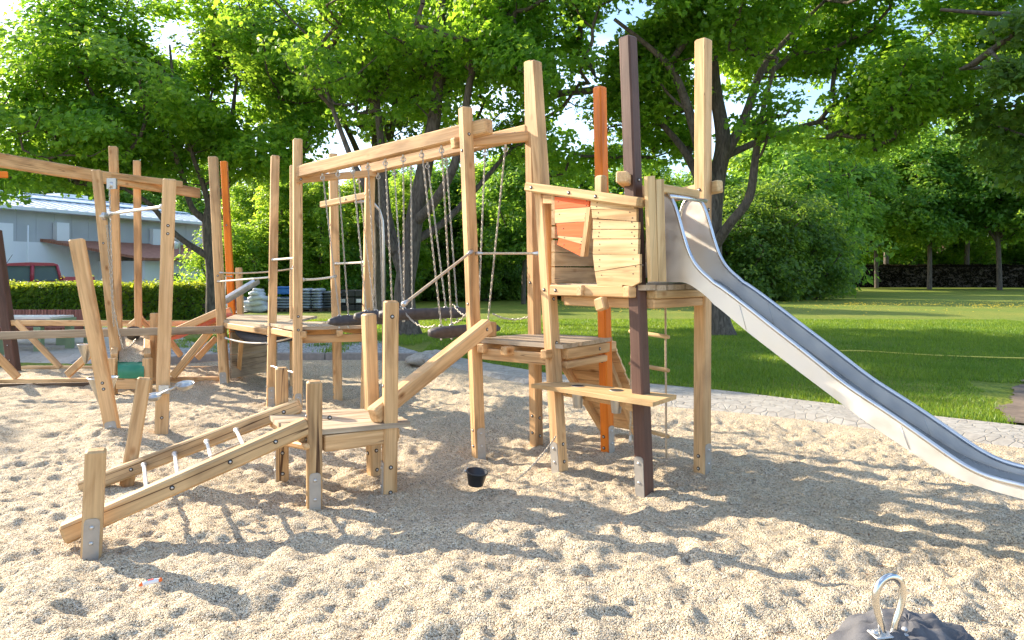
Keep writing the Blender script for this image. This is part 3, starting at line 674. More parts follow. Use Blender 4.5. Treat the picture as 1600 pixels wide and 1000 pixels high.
# ---- shelf with cups on the A-B side
sz = .705
shp = [G(830, 600, sz), G(1020, 629, sz), G(1057, 617, sz), G(1000, 610, sz), G(905, 598, sz), G(857, 596, sz)]
mb = MB(); c0 = sum(shp, V(0,0,0))/6; Ms = frame(V(c0.x, c0.y, sz), V(shp[1].x-shp[0].x, shp[1].y-shp[0].y, 0), V(0,0,1)); Mi = Ms.inverted()
mb.prism([V(p.x, p.y, sz-.03) for p in shp], V(0,0,1), .03); mb.v = [tuple(Mi @ Vector(v)) for v in mb.v]
shelf = mb.build("shelf", M_WOOD2, CF, Ms)
for pxc, pyc in ((903,603),(963,610)):
    g = G(pxc, pyc, sz); mb = MB(); mb.lathe([(.050,.0015),(.052,.004),(.0535,.0015)], 20, 0, None, False); mb.lathe([(.05,-.001),(.05,.003),(.046,-.0)], 20, 0, None, False)
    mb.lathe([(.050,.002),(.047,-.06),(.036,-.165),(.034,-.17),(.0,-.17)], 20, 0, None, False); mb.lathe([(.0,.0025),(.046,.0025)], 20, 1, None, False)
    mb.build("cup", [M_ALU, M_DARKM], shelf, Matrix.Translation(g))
k1 = beam(CF, V(A.x, A.y, .63)+dAB*.06, V(B.x, B.y, .62), .07, .06, name="bracket", ext=(-.0,-.07)); bolt(k1, .05, 0)
beam(CF, Z(978,.62,5.5), Z(1002,.60,5.46), .09, .07, name="block", c=.012)
# ---- rope ladder
LD = V(1.05, 6.42, 0); LE = V(1.29, 6.19, 0)
lad = rope(CF, V(LD.x, LD.y, 1.40), V(LD.x-.02, LD.y, .10), .009, 0, M_ROPEB, "rope_ladder")
rope(lad, V(LE.x, LE.y, 1.40), V(LE.x, LE.y-.04, .05), .009, 0, M_ROPEB, "side_rope", False)
for zz in (1.07, .79, .24):
    a = V(LD.x, LD.y, zz+.01); b = V(LE.x, LE.y-.02, zz-.012); d = (b-a).normalized(); mb = MB(); L = (b-a).length+.07
    mb.lathe([(.010,0),(.016,.006),(.018,.03),(.018,L-.03),(.016,L-.006),(.010,L)], 12); mb.build("rung", M_WOOD2, lad, frame(a-d*.035, d, V(0,0,1)))
# ---- lower deck (R)
rz = 1.01
P748 = G(748, 706); P838 = G(838, 688)
deck(CF, [P748, A, D, P838], rz, 6, M_DECK, .035, name="deck", ov=.06)
e1 = beam(CF, V(P748.x,P748.y,rz-.13), V(A.x,A.y,rz-.13), .10, .075, ext=(-.06,-.06)); e2 = beam(CF, V(P838.x,P838.y,rz-.09), V(D.x,D.y,rz-.09), .09, .07, ext=(-.06,.0))
e3 = beam(CF, V(P748.x,P748.y,rz-.085), V(P838.x,P838.y,rz-.085), .09, .07, ext=(-.06,-.06))
e4 = beam(CF, V(A.x,A.y,rz-.085), V(D.x,D.y,rz-.085), .09, .07, ext=(-.065,.12)); bolt(e4, .52, 0)
e5 = beam(CF, V(A.x,A.y,rz-.18), V(D.x,D.y,rz-.18), .06, .06, ext=(-.065,.02), name="batten")
for s in (.45, .93):
    q = P748.lerp(A, s); q = V(q.x, q.y, rz-.078); dn = V(-.62,-.78,0).normalized(); beam(CF, q+dn*.14, q-dn*.6, .075, .065, name="joist", c=.008)
q = P748.lerp(A, .1); beam(CF, V(q.x,q.y,rz-.078)+V(-.05,-.07,0), V(q.x,q.y,rz-.078)+V(.3,.45,0), .08, .075, name="joist", c=.008)
# ---- climbing plank wall under the deck
TL, TR, BL, BR = V(.30,7.06,.94), V(.93,6.80,.95), V(.86,7.42,.06), V(1.27,7.06,.06)
nn = (TR-TL).cross(BL-TL).normalized(); nn = nn if nn.y < 0 else -nn
M0 = frame((TL+BR)/2, TR-TL, nn); Mi = M0.inverted(); mb = MB()
for i in range(9):
    f0, f1 = i/9+.002, (i+1)/9-.006; e = random.uniform(-.02,.03); g_ = random.uniform(-.02,.02)
    def pt(u, f): return TL.lerp(BL, f).lerp(TR.lerp(BR, f), u)
    mb.prism([pt(g_, f0), pt(1+e, f0), pt(1+e+.02, f1), pt(g_, f1)], nn, -.03)
mb.v = [tuple(Mi @ Vector(v)) for v in mb.v]; cw = mb.build("climbing_wall", M_WOOD, CF, M0)
beam(cw, TL.lerp(TR,.12)+nn*.03, BL.lerp(BR,.12)+nn*.03, .07, .06, name="batten", hint=nn, ext=(0,.02)); beam(cw, TL.lerp(TR,.85)+nn*.03, BL.lerp(BR,.85)+nn*.03, .07, .06, name="batten", hint=nn)
beam(cw, TL.lerp(BL,.45).lerp(TR.lerp(BR,.45),.95)-nn*.05, TL.lerp(BL,.75).lerp(TR.lerp(BR,.75),.98)-nn*.05, .08, .06, name="grip", hint=nn)
# ---- overhead beams of the chain bridge
P466 = G(463, 645); P575 = V(-1.69, 8.62, 0); P520 = G(527, 622); P428 = G(422, 628)
FB0 = Z(468, 2.72, 8.28); FB1 = V(-.43, 6.665, 2.865); f1 = beam(CF, FB0, FB1, .135, .11, name="overhead_beam", ext=(.03,.30), c=.012, hint=V(0,0,1)); bolt(f1, 2.64, 0)
RB0 = Z(577, 2.80, 8.55); RB1 = V(.20, 6.98, 2.94); f2 = beam(CF, RB0, RB1, .13, .10, name="overhead_beam", ext=(.10,-.05), c=.012, hint=V(0,0,1)); bolt(f2, 2.35, 0)
x1 = beam(CF, W(707,224,6.62), W(829,213,7.02), .095, .09, name="crossbar", c=.009, hint=V(0,0,1))
x2 = beam(CF, W(463,281,8.24), W(592,270,8.50), .08, .06, name="crossbar", hint=V(0,0,1)); bolt(x2, .05, 0); bolt(x2, .90, 0)
x3 = beam(CF, W(503,320,9.2), W(576,305,8.56), .075, .07, M_WOOD2, name="crossbar", hint=V(0,0,1)); bolt(x3, .55, 0)
# deck L posts
p466 = post(465, 647, 465, 217, .105, hint=H25); pshoe(p466, 0, .24); pb(p466, [.22,1.66], 1); pb(p466, [.95,1.1,2.67], 0)
p428 = post(423, 629, 430, 243, .105, hint=H25); pb(p428, [.05,.2,.72,.82,1.5], 1); pshoe(p428, 0, .2)
p520 = post(528, 622, 520, 240, .112, hint=H25); pb(p520, [.05,.15,1.52,2.2], 1)
p575 = post(571, 640, 579, 232, .112, hint=H25); pb(p575, [.9,1.67,2.5], 1)
p460 = post(456, 600, 456, 258, .06, hint=H25)
lz = .975
deck(CF, [P466, P575, P520, P428], lz, 6, M_DECK, .035, name="deck", ov=.07)
g1 = beam(CF, V(P466.x,P466.y,lz-.14), V(P575.x,P575.y,lz-.14), .09, .07, ext=(-.05,.1)); g2 = beam(CF, V(P428.x,P428.y,lz-.13), V(P520.x,P520.y,lz-.13), .08, .07)
g3 = beam(CF, V(P466.x,P466.y,lz-.09), V(P428.x,P428.y,lz-.09), .08, .06, ext=(-.05,-.05)); g4 = beam(CF, V(P575.x,P575.y,lz-.08), V(P520.x,P520.y,lz-.08), .08, .06)
for s in (.12, .62): 
    q = P466.lerp(P575, s); beam(CF, V(q.x+.02,q.y-.14,lz-.078), V(q.x-.2,q.y+.5,lz-.078), .075, .07, name="joist", c=.008)
rope(CF, W(425,406,9.0), W(462,403,8.4), .013); rope(CF, W(524,412,9.3), W(570,410,8.62), .013)
rope(CF, W(472,437,8.33), W(524,432,9.27), .013, .01)
chain(CF, V(-2.38,8.28,lz+.06), V(-1.98,8.0,1.08), .05)
beam(CF, W(440,575,5.80), W(440,576,5.80)+V(0,0,.001), .01,.01, name="peg") if False else None
# curved steel pole behind the bridge
mb = MB(); pts = [W(555,316,8.9), W(572,315,9.0), W(584,318,9.05), W(593,328,9.1), W(598,345,9.1), W(599,370,9.1)]; pts.append(V(pts[-1].x, pts[-1].y, -.1)); o0 = pts[0]
mb.tube([p-o0 for p in pts], .017, 10); mb.build("steel_pole", M_STEEL, CF, Matrix.Translation(o0))
# ---- middle deck further left, side panel, sling
Q0 = G(352, 603); mz = .93
p345 = post(351, 603, 333, 245, .115, hint=V(1,.1,0), mat=M_WOOD); pshoe(p345, 0, .2); pb(p345, [.75,1.55], 0)
pO2 = post(367, 575, 350, 252, .105, M_ORANGE, hint=V(1,.1,0), label="slim orange painted post"); pb(pO2, [1.16,2.38], 0)
p375 = post(379, 575, 373, 418, .10, hint=V(1,.1,0)); pb(p375, [1.3], 0)
deck(CF, [Q0, V(-2.98,9.15,0), V(-3.0,11.2,0), V(-4.35,11.6,0)], mz, 8, M_DECK, .035, name="deck", ov=.04)
beam(CF, V(Q0.x,Q0.y-.02,mz-.075), V(-2.98,9.12,mz-.075), .08, .06, ext=(-.05,0)); beam(CF, V(Q0.x,Q0.y,mz-.08), V(-4.3,11.5,mz-.08), .08, .06, ext=(-.05,0))
beam(CF, W(377,533,10.0), W(371,600,10.9)-V(0,0,.05), .06,.06, name="stud")
mb = MB(); pA_ = V(Q0.x+.08, Q0.y, 0); pB_ = V(Q0.x+.40, Q0.y+1.0, 0); dl = (pB_-pA_).normalized(); M0 = frame(V(pA_.x,pA_.y,.1), dl, V(0,0,1)); L = (pB_-pA_).length
hs = [0,.12,.30,.46,.62,.74]
for i in range(5): mb.add([(hs[i]+.003+.04*(i>0),-.015,0),(hs[i]+.003,-.015,L),(hs[i+1]-.002,-.015,L),(hs[i+1]-.002+.04*(i<4),-.015,0),(hs[i]+.003+.04*(i>0),.015,0),(hs[i]+.003,.015,L),(hs[i+1]-.002,.015,L),(hs[i+1]-.002+.04*(i<4),.015,0)],
       [(0,1,2,3),(7,6,5,4),(0,4,5,1),(1,5,6,2),(2,6,7,3),(3,7,4,0)])
mb.build("side_panel", M_WEATH, CF, M0)
mb = MB(); vs_ = []; fs = []                                            # dark belt sagging under the deck
a0 = V(Q0.x+.12, Q0.y-.02, .80); a1 = V(-2.95, 9.25, .80); bk = V(.35,.95,0)
for i in range(15):
    f = i/14; p = a0.lerp(a1, f); sg = .17*math.sin(math.pi*f)**.6
    for g_ in (0, 1):
        vs_ += [p + V(0,0,-.0-sg*.15)+bk*g_, p + V(0,0,-.0-sg)+bk*g_]
for i in range(14):
    b_ = 4*i
    fs += [(b_, b_+4, b_+5, b_+1), (b_+2, b_+3, b_+7, b_+6), (b_+1, b_+5, b_+7, b_+3), (b_, b_+2, b_+6, b_+4)]
vs_ = [p - a0 for p in vs_]; MB().add(vs_, fs, 0, True).build("sling", M_TARP, CF, Matrix.Translation(a0))
rope(CF, W(352,528,10.1), W(478,519,8.9), .011, .10, M_ROPE)
beam(CF, W(470,515,8.85)-V(0,0,.06), W(470,515,8.85)+V(0,0,.08), .05,.05, name="block", hint=H25)
rope(CF, W(340,440,10.3), W(424,433,9.1), .012, 0, M_ROPE); rope(CF, W(343,426,10.3), W(462,419,9.6), .011, .03, M_ROPEB); rope(CF, W(343,431,10.3), W(362,432,11), .009, 0, M_ROPEB)
rope(CF, W(353,432,11.2), W(350,492,11.2), .008, 0, M_ROPE, fit=False)
# small orange slide and steel chute at the far deck
o0 = Z(352, .93, 11.5); o1 = Z(268, .55, 11.6); dd_ = (o1-o0).normalized(); side = V(0,1,0)
mb = MB(); mb.box((-.02,-.22,0),(.02,.22,(o1-o0).length), 0); ms = mb.build("orange_slide", simple("orange_plastic", (.75,.16,.09), .45), CF, frame(o0, dd_, V(0,0,1)))
beam(ms, o0+side*-.25+V(0,0,.06), o1+side*-.25+V(0,0,.06), .11, .05, M_WOOD, name="side_board"); beam(ms, o0+side*.25+V(0,0,.06), o1+side*.25+V(0,0,.06), .11, .05, M_WOOD, name="side_board")
c0, c1 = W(400,436,12), W(343,470,11.6); mb = MB(); L = (c1-c0).length; pr = [(math.cos(a)*.10, math.sin(a)*.10) for a in np.linspace(math.pi, 2*math.pi, 9)]
vs_ = []; fs = []
for z_ in (0, L):
    for r_ in (1, .93):
        vs_ += [(y*r_, x*r_, z_) for x, y in pr]
for i in range(8): fs += [(i, i+1, 19+i, 18+i), (9+i, 27+i, 28+i, 10+i)]
mb.add(vs_, fs, 0, True); mb.build("steel_chute", M_ALU, CF, frame(c0, c1-c0, V(0,0,1)))
# ---- hanging log bridge
def log_step(fa, ra, z, chf, chr_, label, seed):
    fa, ra = Vector((*fa, z)), Vector((*ra, z)); d = (ra-fa).normalized(); L = (ra-fa).length+.16; rr = random.Random(seed)
    o_ = fa - d*.08; mb = MB(); n = 12; rings = 13; vs_ = []; fs = []
    for j in range(rings):
        f = j/(rings-1); e = min(1, .55+3.5*min(f, 1-f)); 
        for i in range(n):
            a = 2*math.pi*i/n; r = .060*e*(1+.13*math.sin(3*a+seed+f*5)+.08*rr.uniform(-1, 1)); vs_.append((r*math.cos(a)*.95, r*math.sin(a)*1.1, f*L))
    for j in range(rings-1):
        for i in range(n): i2 = (i+1) % n; fs.append((j*n+i, j*n+i2, (j+1)*n+i2, (j+1)*n+i))
    fs.append(tuple(range(n-1,-1,-1))); fs.append(tuple(range((rings-1)*n, rings*n)))
    th = empty("log_step", (o_+d*L/2), label, "log step", "rubber log steps hanging on chains in the bridge")
    mb.add(vs_, fs, 0, True).build("log", M_RUBBER, th, frame(o_, d, V(0,0,1)))
    for k, (cx) in enumerate(chf):
        top = beampt(FB0, FB1, cx, -.07); bot = fa + d*(.05+.12*k) + V(0,0,.06); chain(th, top, bot); eye(th, top, bot)
    for k, (cx) in enumerate(chr_):
        top = beampt(RB0, RB1, cx, -.07); bot = ra - d*(.05+.12*(1-k)) + V(0,0,.06); chain(th, top, bot); eye(th, top, bot)
    return th
def beampt(a, b, px, dz):
    r = (px-800)/F; t = (r*a.y - a.x)/((b.x-a.x) - r*(b.y-a.y)); p = a.lerp(b, t); return p + V(0,0,dz)
def eye(th, top, bot):
    mb = MB(); mb.lathe([(.012,-.035),(.012,.02)], 8); mb.tube([(.022*math.cos(a), 0, -.05+.022*math.sin(a)) for a in np.linspace(0, 2*math.pi, 11)[:-1]], .006, 5, 0, True)
    m2 = MB(); m2.lathe([(.008,-.14),(.011,-.13),(.007,-.12),(.006,-.03)], 6); m2.tube([V(.018*math.cos(a), 0, -.012+.018*math.sin(a)) for a in np.linspace(0, 2*math.pi, 11)[:-1]], .006, 5, 0, True); m2.build("eye_bolt", M_STEEL, th, Matrix.Translation(bot))
    mb.build("eye_bolt", M_STEEL, th, Matrix.Translation(top))
l1 = log_step((-1.89,7.88), (-1.44,8.42), 1.07, (504,528), (560,591), "dark rubber log step nearest the left deck, level with its planks", 1)
l2 = log_step((-1.55,7.60), (-1.05,8.05), 1.14, (551,575), (616,642), "second dark log step from the left, half hidden behind two short posts", 2)
l3 = log_step((-1.24,7.32), (-.52,7.60), 1.18, (602,630), (668,697), "long dark log step right of the tall short-deck post, hanging highest", 3)
l4 = log_step((-.70,6.85), (-.20,7.28), 1.04, (659,690), (758,790), "rightmost dark log step, hanging lowest beside the tall bridge post", 4)
chain(CF, V(-1.72,8.05,1.13), V(-1.5,7.75,1.22), .07); chain(CF, V(-1.12,7.4,1.26), V(-.72,6.9,1.10), .09)
chain(CF, V(-.58,6.98,1.12), V(-.40,6.72,1.25), .04); chain(CF, W(708,475,7.5), W(738,492,7.1), .05); chain(CF, W(770,490,7.3), W(832,492,7.05), .05)
rope(CF, W(630,476,5.45), W(737,393,6.50), .0115, 0, M_ROPEB); rope(CF, W(744,396,6.52), W(845,396,6.15), .0105, 0, M_ROPEB)
# ---- low platform
LP = [G(491,790), G(608,770), G(583,742), G(441,746)]
q490 = post(491, 791, 491, 595, .118, M_CRACK, hint=V(.93,.36,0)); pshoe(q490, 0, .24); pb(q490, [.62,.46], 1); pb(q490, [.03], 1, .03)
q608 = post(608, 771, 611, 470, .118, hint=V(.93,.36,0)); pshoe(q608, 1, .24); pb(q608, [.2,.02], 0, -.0); pb(q608, [.78,.55], 1); pb(q608, [1.28], 0)
q583 = post(585, 742, 576, 490, .115, M_CRACK, hint=V(.8,.6,0)); pb(q583, [.05,.2], 0); pb(q583, [.18], 1)
q440 = post(441, 746, 440, 574, .11, M_CRACK, hint=V(.93,.36,0)); pb(q440, [.04,.2], 0); pshoe(q440, 1, .2)
pzz = .515
deck(CF, [LP[0]+V(-.1,0,0), LP[1]+V(.08,0,0), LP[2]+V(.08,0,0), LP[3]+V(-.1,0,0)], pzz, 5, M_DECK, .035, name="deck", ov=.07)
h1 = beam(CF, V(LP[0].x,LP[0].y,pzz-.095), V(LP[1].x,LP[1].y,pzz-.095), .11, .08, ext=(-.06,.06)); h2 = beam(CF, V(LP[3].x,LP[3].y,pzz-.10), V(LP[2].x,LP[2].y,pzz-.10), .10, .08, ext=(.04,.06))
h3 = beam(CF, V(LP[0].x-.02,LP[0].y,pzz-.075), V(LP[3].x-.02,LP[3].y,pzz-.075), .07, .16, ext=(.0,.0), name="beam"); beam(CF, V(LP[1].x+.05,LP[1].y,pzz-.09), V(LP[2].x+.05,LP[2].y,pzz-.09), .07, .06)
beam(CF, W(451,690,5.15), W(487,697,4.98), .045, .10, name="block", c=.012)
beam(CF, W(560,645,5.24)*1.0, W(612,606,5.20), .115, .10, name="ramp_beam", ext=(-.03,-.02), c=.012) if False else None
ib = beam(CF, W(583,650,5.27), W(762,508,6.38), .125, .10, name="inclined_beam", c=.014, hint=V(0,0,1), wob=.001); bolt(ib, .1, 0); bolt(ib, ib["L"]-.08, 0)
beam(CF, W(765,503,6.5), W(765,523,6.5)-V(0,0,.02), .1, .09, name="block", c=.01)
# ---- ramp ladder
qn = post(143, 860, 150, 702, .125, M_CRACK, hint=V(.9,.42,0)); pshoe(qn, 0, .2)
qf = post(199, 752, 226, 590, .12, M_CRACK, hint=V(.9,.42,0), Y1=5.72)
rn = beam(CF, W(97,835,4.33), W(482,664,5.02), .115, .10, M_CRACK, name="ramp_rail", c=.014, hint=V(0,0,1), wob=.002)
rf = beam(CF, W(127,762,5.50), W(469,633,5.66), .11, .10, M_CRACK, name="ramp_rail", c=.014, hint=V(0,0,1), wob=.002)
for t_ in (.62, .98, 1.28, 1.66): bolt(rn, t_, 0)
bolt(rf, .40, 0); bolt(rf, rf["L"]-.12, 0)
for (x, y), (x2, y2) in (((225,726),(230,776)), ((273,709),(279,752)), ((323,690),(333,727)), ((369,672),(384,703))):
    a = W(x, y, 5.50); t_ = (x2-97)/(482-97); b = W(x2, y2, 4.33+(5.02-4.33)*t_+.05); rope(CF, a, b, .013)
r_ = rope(CF, W(252,762,4.85), W(385,690,5.1), .008, -.03, M_ROPEB, fit=False)
# small rod between back posts
rope(CF, W(424,572,8.95), W(462,583,8.4), .012, 0, M_STEEL, "rod", False)
# short chain hanging at post A
chain(CF, W(869,681,5.94), G(806,750,.03), .03, .034, .0035)

# ================================================================= SAND PLAY FRAME (left)
SF = empty("sand_play_frame", (-5.6, 10.6, 0), "timber sand play frame with braced rails, green trough and tall posts at the left", "sand play frame")
P_ = dict(parent=SF)
s1 = post(22, 579, -8, 360, .15, M_BROWN, hint=V(1,0,0), parent=SF, label="leaning dark brown post"); pb(s1, [.18,.42], 0)
RY = 10.25
rl1 = beam(SF, Z(-60,.73,RY-.35), Z(350,.80,10.22), .105, .07, M_WEATH, name="rail"); bolt(rl1, rl1["L"]-.12, 0)
rl2 = beam(SF, Z(8,.775,11.95), Z(340,.775,11.75), .09, .06, M_WOOD, name="rail"); bolt(rl2, .06, 0)
sl1 = beam(SF, Z(-60,.075,10.25), Z(343,.09,10.45), .05, .10, M_WOOD, name="sill"); sl2 = beam(SF, Z(-60,-.05,10.3), Z(150,-.03,10.35), .15, .08, M_OLDB, name="sill")
sl4 = beam(SF, Z(262,.0,10.38), Z(343,.0,10.42), .12, .07, M_WOOD, name="sill")
sl3 = beam(SF, Z(35,.06,11.9), Z(343,.06,11.8), .05, .08, M_WOOD, name="sill")
for a, b in ((W(-25,535,10.2), W(28,590,10.3)), (W(105,586,10.35), W(160,535,10.3)), (W(270,588,10.35), W(328,518,10.3))):
    beam(SF, a, b, .10, .06, M_WOOD, name="brace", hint=V(0,0,1))
for a, b in ((W(24,502,11.9), W(95,575,11.85)), (W(262,528,11.8), W(283,556,11.8)), (W(308,560,11.8), W(338,528,11.8)), (W(200,512,11.8), W(222,494,11.7)), (W(233,512,11.8), W(215,494,11.7))):
    beam(SF, a, b, .09, .05, M_WOOD, name="brace", hint=V(0,0,1))
s178 = post(186, 594, 177, 229, .115, hint=V(1,.3,0), parent=SF); pb(s178, [2.9], 0)
s215 = post(217, 585, 214, 251, .10, hint=V(1,.3,0), parent=SF)
ob = beam(SF, Z(-35,2.95,8.6), Z(310,2.95,12.6), .17, .09, M_WOOD, name="overhead_beam", c=.012); ob2 = beam(SF, Z(60,2.96,9.55), Z(284,3.02,11.9), .10, .05, M_WOOD, name="overhead_beam")
beam(SF, W(-20,272,8.5), W(11,273,8.7), .08, .06, M_ORANGE, name="orange_board", label="orange board end hanging below the beam")
# trough
tz = .40
def tp(x, y, z): return V(-5.03+x-.50*y, 9.72+y, z)
for sx in (-.225, .215):
    beam(SF, tp(sx,.0,tz+.06), tp(sx,1.3,tz+.30), .13, .085, M_WOOD, name="trough_side")
for sx, zb_ in ((-.24, -.2), (.215, -.1)):
    beam(SF, tp(sx,-.055,zb_), tp(sx,-.055,tz+.07), .10, .09, M_WOOD, name="trough_leg", hint=V(1,0,0))
mb = MB(); vs_ = []; fs = []
rows = [(-.10,-.19),(-.115,-.12),(-.10,-.03),(-.05,-.005),(1.3,.235)]
for y, dz in rows:
    for x in (-.175,-.16,-.08,0,.08,.16,.17): vs_.append(tuple(tp(x, y-(.02 if abs(x)<.1 and y<0 else 0), tz+dz+(.03 if abs(x) > .165 and y > -.06 else 0)) - tp(0,0,tz)))
for j in range(len(rows)-1):
    for i in range(6): fs.append((j*7+i, j*7+i+1, j*7+8+i, j*7+7+i))
mb.add(vs_, fs, 0, True); tg = mb.build("trough", M_GREENP, SF, Matrix.Translation(tp(0,0,tz)), label="green plastic trough half full of sand")
mb = MB(); vs_ = []; fs = []
nx, ny = 12, 22
for j in range(ny+1):
    for i in range(nx+1):
        x = -.165+.33*i/nx; y = .0+1.28*j/ny; vs_.append(tuple(tp(x, y, tz+.004+.24*j/ny+min(.05,.02*j)+random.uniform(0,.008)+.01*math.sin(i*.7+j*.4)) - tp(0,0,tz)))
for j in range(ny):
    for i in range(nx): fs.append((j*(nx+1)+i, j*(nx+1)+i+1, (j+1)*(nx+1)+i+1, (j+1)*(nx+1)+i))
mb.add(vs_, fs, 0, True).build("sand_fill", M_SAND, tg, Matrix.Translation(tp(0,0,tz)))
beam(SF, tp(-.19,-.09,.13), tp(.21,-.09,.13), .12, .05, M_WOOD, name="crossbar"); beam(SF, Z(241,.0,10.4), Z(241,1.02,10.4), .09, .08, M_WOOD, name="stud", hint=V(1,0,0))
# ---- hoist: post 155 + post 263 joined by a rod, pulley chain and bucket
HO = empty("sand_hoist", (-3.6, 7.5, 0), "two tall pale posts joined by a steel rod with a chain pulley for hoisting sand", "sand hoist")
ha = post(187, 608, 151, 266, .118, hint=V(1,.3,0), parent=HO); pb(ha, [2.0], 0)
hb = post(252, 676, 265, 280, .125, hint=V(.9,.42,0), parent=HO); pshoe(hb, 1, .2); pb(hb, [.16], 0); pb(hb, [1.98,2.06], 0)
rope(HO, W(172,334,9.0), W(255,323,7.5), .018, 0, M_INOX, "steel_rod", True)
mb = MB(); mb.lathe([(.05,-.015),(.05,-.012),(.036,0),(.05,.012),(.05,.015)], 16); mb.box((-.012,-.07,-.02),(.012,.07,.035)); pw = W(163,338,8.9)
mb.build("pulley", M_STEEL, HO, frame(pw, V(1,0,0), V(0,0,1)))
mb = MB(); mb.box((-.06,-.02,-.07),(.06,.02,.07)); mb.lathe([(.03,-.06),(.03,.02)],10,0); mb.build("pulley_bracket", M_STEEL, HO, frame(W(175,287,9.7), V(0,0,1), V(1,0,0)))
chain(HO, W(171,293,9.6), W(176,470,9.6), .0, .05, .006); chain(HO, W(167,352,9.0), W(178,510,9.5), .0, .05, .006); chain(HO, W(176,470,9.6), W(193,545,9.7), .05, .05, .006); chain(HO, W(193,545,9.7), W(212,530,10.3), .04, .05, .006)
mb = MB(); mb.lathe([(.085,0),(.10,.10),(.105,.105),(.095,.1),(.08,.01),(0,.01)], 20, 0, None, False)
bk_ = mb.build("hoist_bucket", M_BLACK, None, frame(tp(.02,.9,tz+.27), V(.2,-.5,.85), V(1,0,0)), label="small black hoist bucket lying in the sandy green trough", cat="bucket")
# scoop on post 263
sc = MB(); sc.box((-.04,-.05,-.012),(.04,.05,.03)); sp0 = W(258,608,7.25); sp_ = sc.build("scoop_bracket", M_STEEL, HO, frame(sp0, V(0,-1,0), V(0,0,1)))
def bowl(parent, c, r, d, nm, tilt=(0,0,1)):
    mb = MB(); prof = [(r*math.sin(a), -d*math.cos(a)) for a in np.linspace(0.05, math.pi/2, 8)]; prof = prof + [(r*1.06, .004)] + [(r*.94*math.sin(a), -d*.92*math.cos(a)) for a in np.linspace(math.pi/2, .05, 8)]
    mb.lathe(prof, 20, 0, None, False); return mb.build(nm, M_ALU, parent, frame(c, Vector(tilt), V(1,0,0)))
scoop = MB(); ca, cb = W(245,618,7.1), W(284,600,7.2); scoop.tube([V(0,0,0), cb-ca], .012, 8); so = scoop.build("scoop_arm", M_ALU, HO, Matrix.Translation(ca))
bowl(so, ca+V(-.03,0,-.0), .072, .055, "scoop_bowl", (0,-.25,1)); bowl(so, cb+V(.03,0,0), .085, .06, "scoop_bowl", (0,-.25,1))
# funnel post
FP = empty("funnel_post", G(180, 680), "short leaning pale post with two grey metal funnels bolted on", "funnel post")
fp = post(178, 681, 120, 374, .125, hint=V(.95,.3,0), parent=FP); pshoe(fp, 0, .15); pb(fp, [.47,.53], 0)
def funnel(c, r, h):
    mb = MB(); mb.lathe([(r*1.02,.006),(r*1.08,0),(r,-.006),(r*.16,-h),(r*.10,-h),(r*.94,-.004)], 20, 0, None, False); mb.build("funnel", M_ALU, FP, Matrix.Translation(c))
funnel(W(134,538,7.3), .073, .19); funnel(W(161,590,7.38), .135, .31)
mb = MB(); mb.tube([V(0,0,0), V(.06,-.0,-.02)], .01, 6); mb.build("funnel_bracket", M_STEEL, FP, Matrix.Translation(W(141,545,7.25)))

# ================================================================= small objects
BK = empty("bucket", G(743,757), "small black bucket lying tilted on the sand near the tall bridge post", "bucket")
mb = MB(); mb.lathe([(0,.0),(.055,.0),(.058,.004),(.078,.095),(.084,.097),(.084,.106),(.076,.107),(.054,.01),(0,.008)], 28, 0, None, False)
Mb = frame(G(743,757)+V(0,0,-.002), V(.12,-.10,1), V(1,0,0)); bd = mb.build("bucket_body", M_BLACK, BK, Mb)
mb = MB(); 
for a in (2.6, 3.2): mb.lathe([(.010,0),(.012,.006),(.006,.012)], 8, 0, frame(V(.083*math.cos(a), .083*math.sin(a), .10), V(math.cos(a), math.sin(a), 0), V(0,0,1)))
mb.build("rivet", M_STEEL, bd, Mb)
dv = []
for _ in range(260):
    x, y = random.uniform(-4, 4.5), random.uniform(2.2, 9)
    if y > float(nearY(x))-.2: continue
    z = float(sandh(np.array([x]), np.array([y]))[0])*min(1, max(.25, (float(nearY(x))-y)/.5))-.012; r = random.uniform(.005, .014); a = random.uniform(0, 6.28); c_, s_ = math.cos(a)*r, math.sin(a)*r
    dv += [(x-c_*2,y-s_*2,z+.003),(x+s_*.7,y-c_*.7,z+.008),(x+c_*2,y+s_*2,z+.004),(x-s_*.7,y+c_*.7,z+.009)]
link("bark_chips", mesh_np("bark_chips", np.array(dv), np.arange(len(dv)), 4, [simple("dry_bark", (.22,.13,.07), .9)]), label="scattered brown bark chips and dry leaf bits lying on the sand", cat="debris", kind="stuff")
# candy tube litter
lw = empty("candy_wrapper", G(235,909), "small crumpled white wrapper tube with orange ends lying on the sand", "litter")
M_WHITEP = simple("white_wrapper", (.78,.76,.76), .5); M_OR = simple("orange_cap", (.85,.16,.02), .45); M_RED = simple("red_print", (.7,.05,.05), .5); M_GRN = simple("green_print", (.15,.35,.1), .5)
pw0, pw1 = G(217,914,.012), G(254,905,.02); d = pw1-pw0; L = d.length; Mw = frame(pw0, d, V(0,0,1))
mb = MB(); mb.lathe([(.009,.016),(.0125,.022),(.013,L*.5),(.012,L-.022),(.009,L-.018)], 10, 0); mb.build("tube", M_WHITEP, lw, Mw)
mb = MB(); mb.box((.0125,-.004,L*.38),(.0142,.006,L*.62)); mb.build("red_mark", M_RED, lw, Mw)
mb = MB(); mb.box((.0125,-.003,L*.30),(.0143,.004,L*.36)); mb.build("green_mark", M_GRN, lw, Mw)
for z0 in (0, L-.022): mb = MB(); mb.lathe([(.002,z0),(.0095,z0+.004),(.0095,z0+.018),(.003,z0+.022)], 10, 0); mb.build("cap", M_OR, lw, Mw)
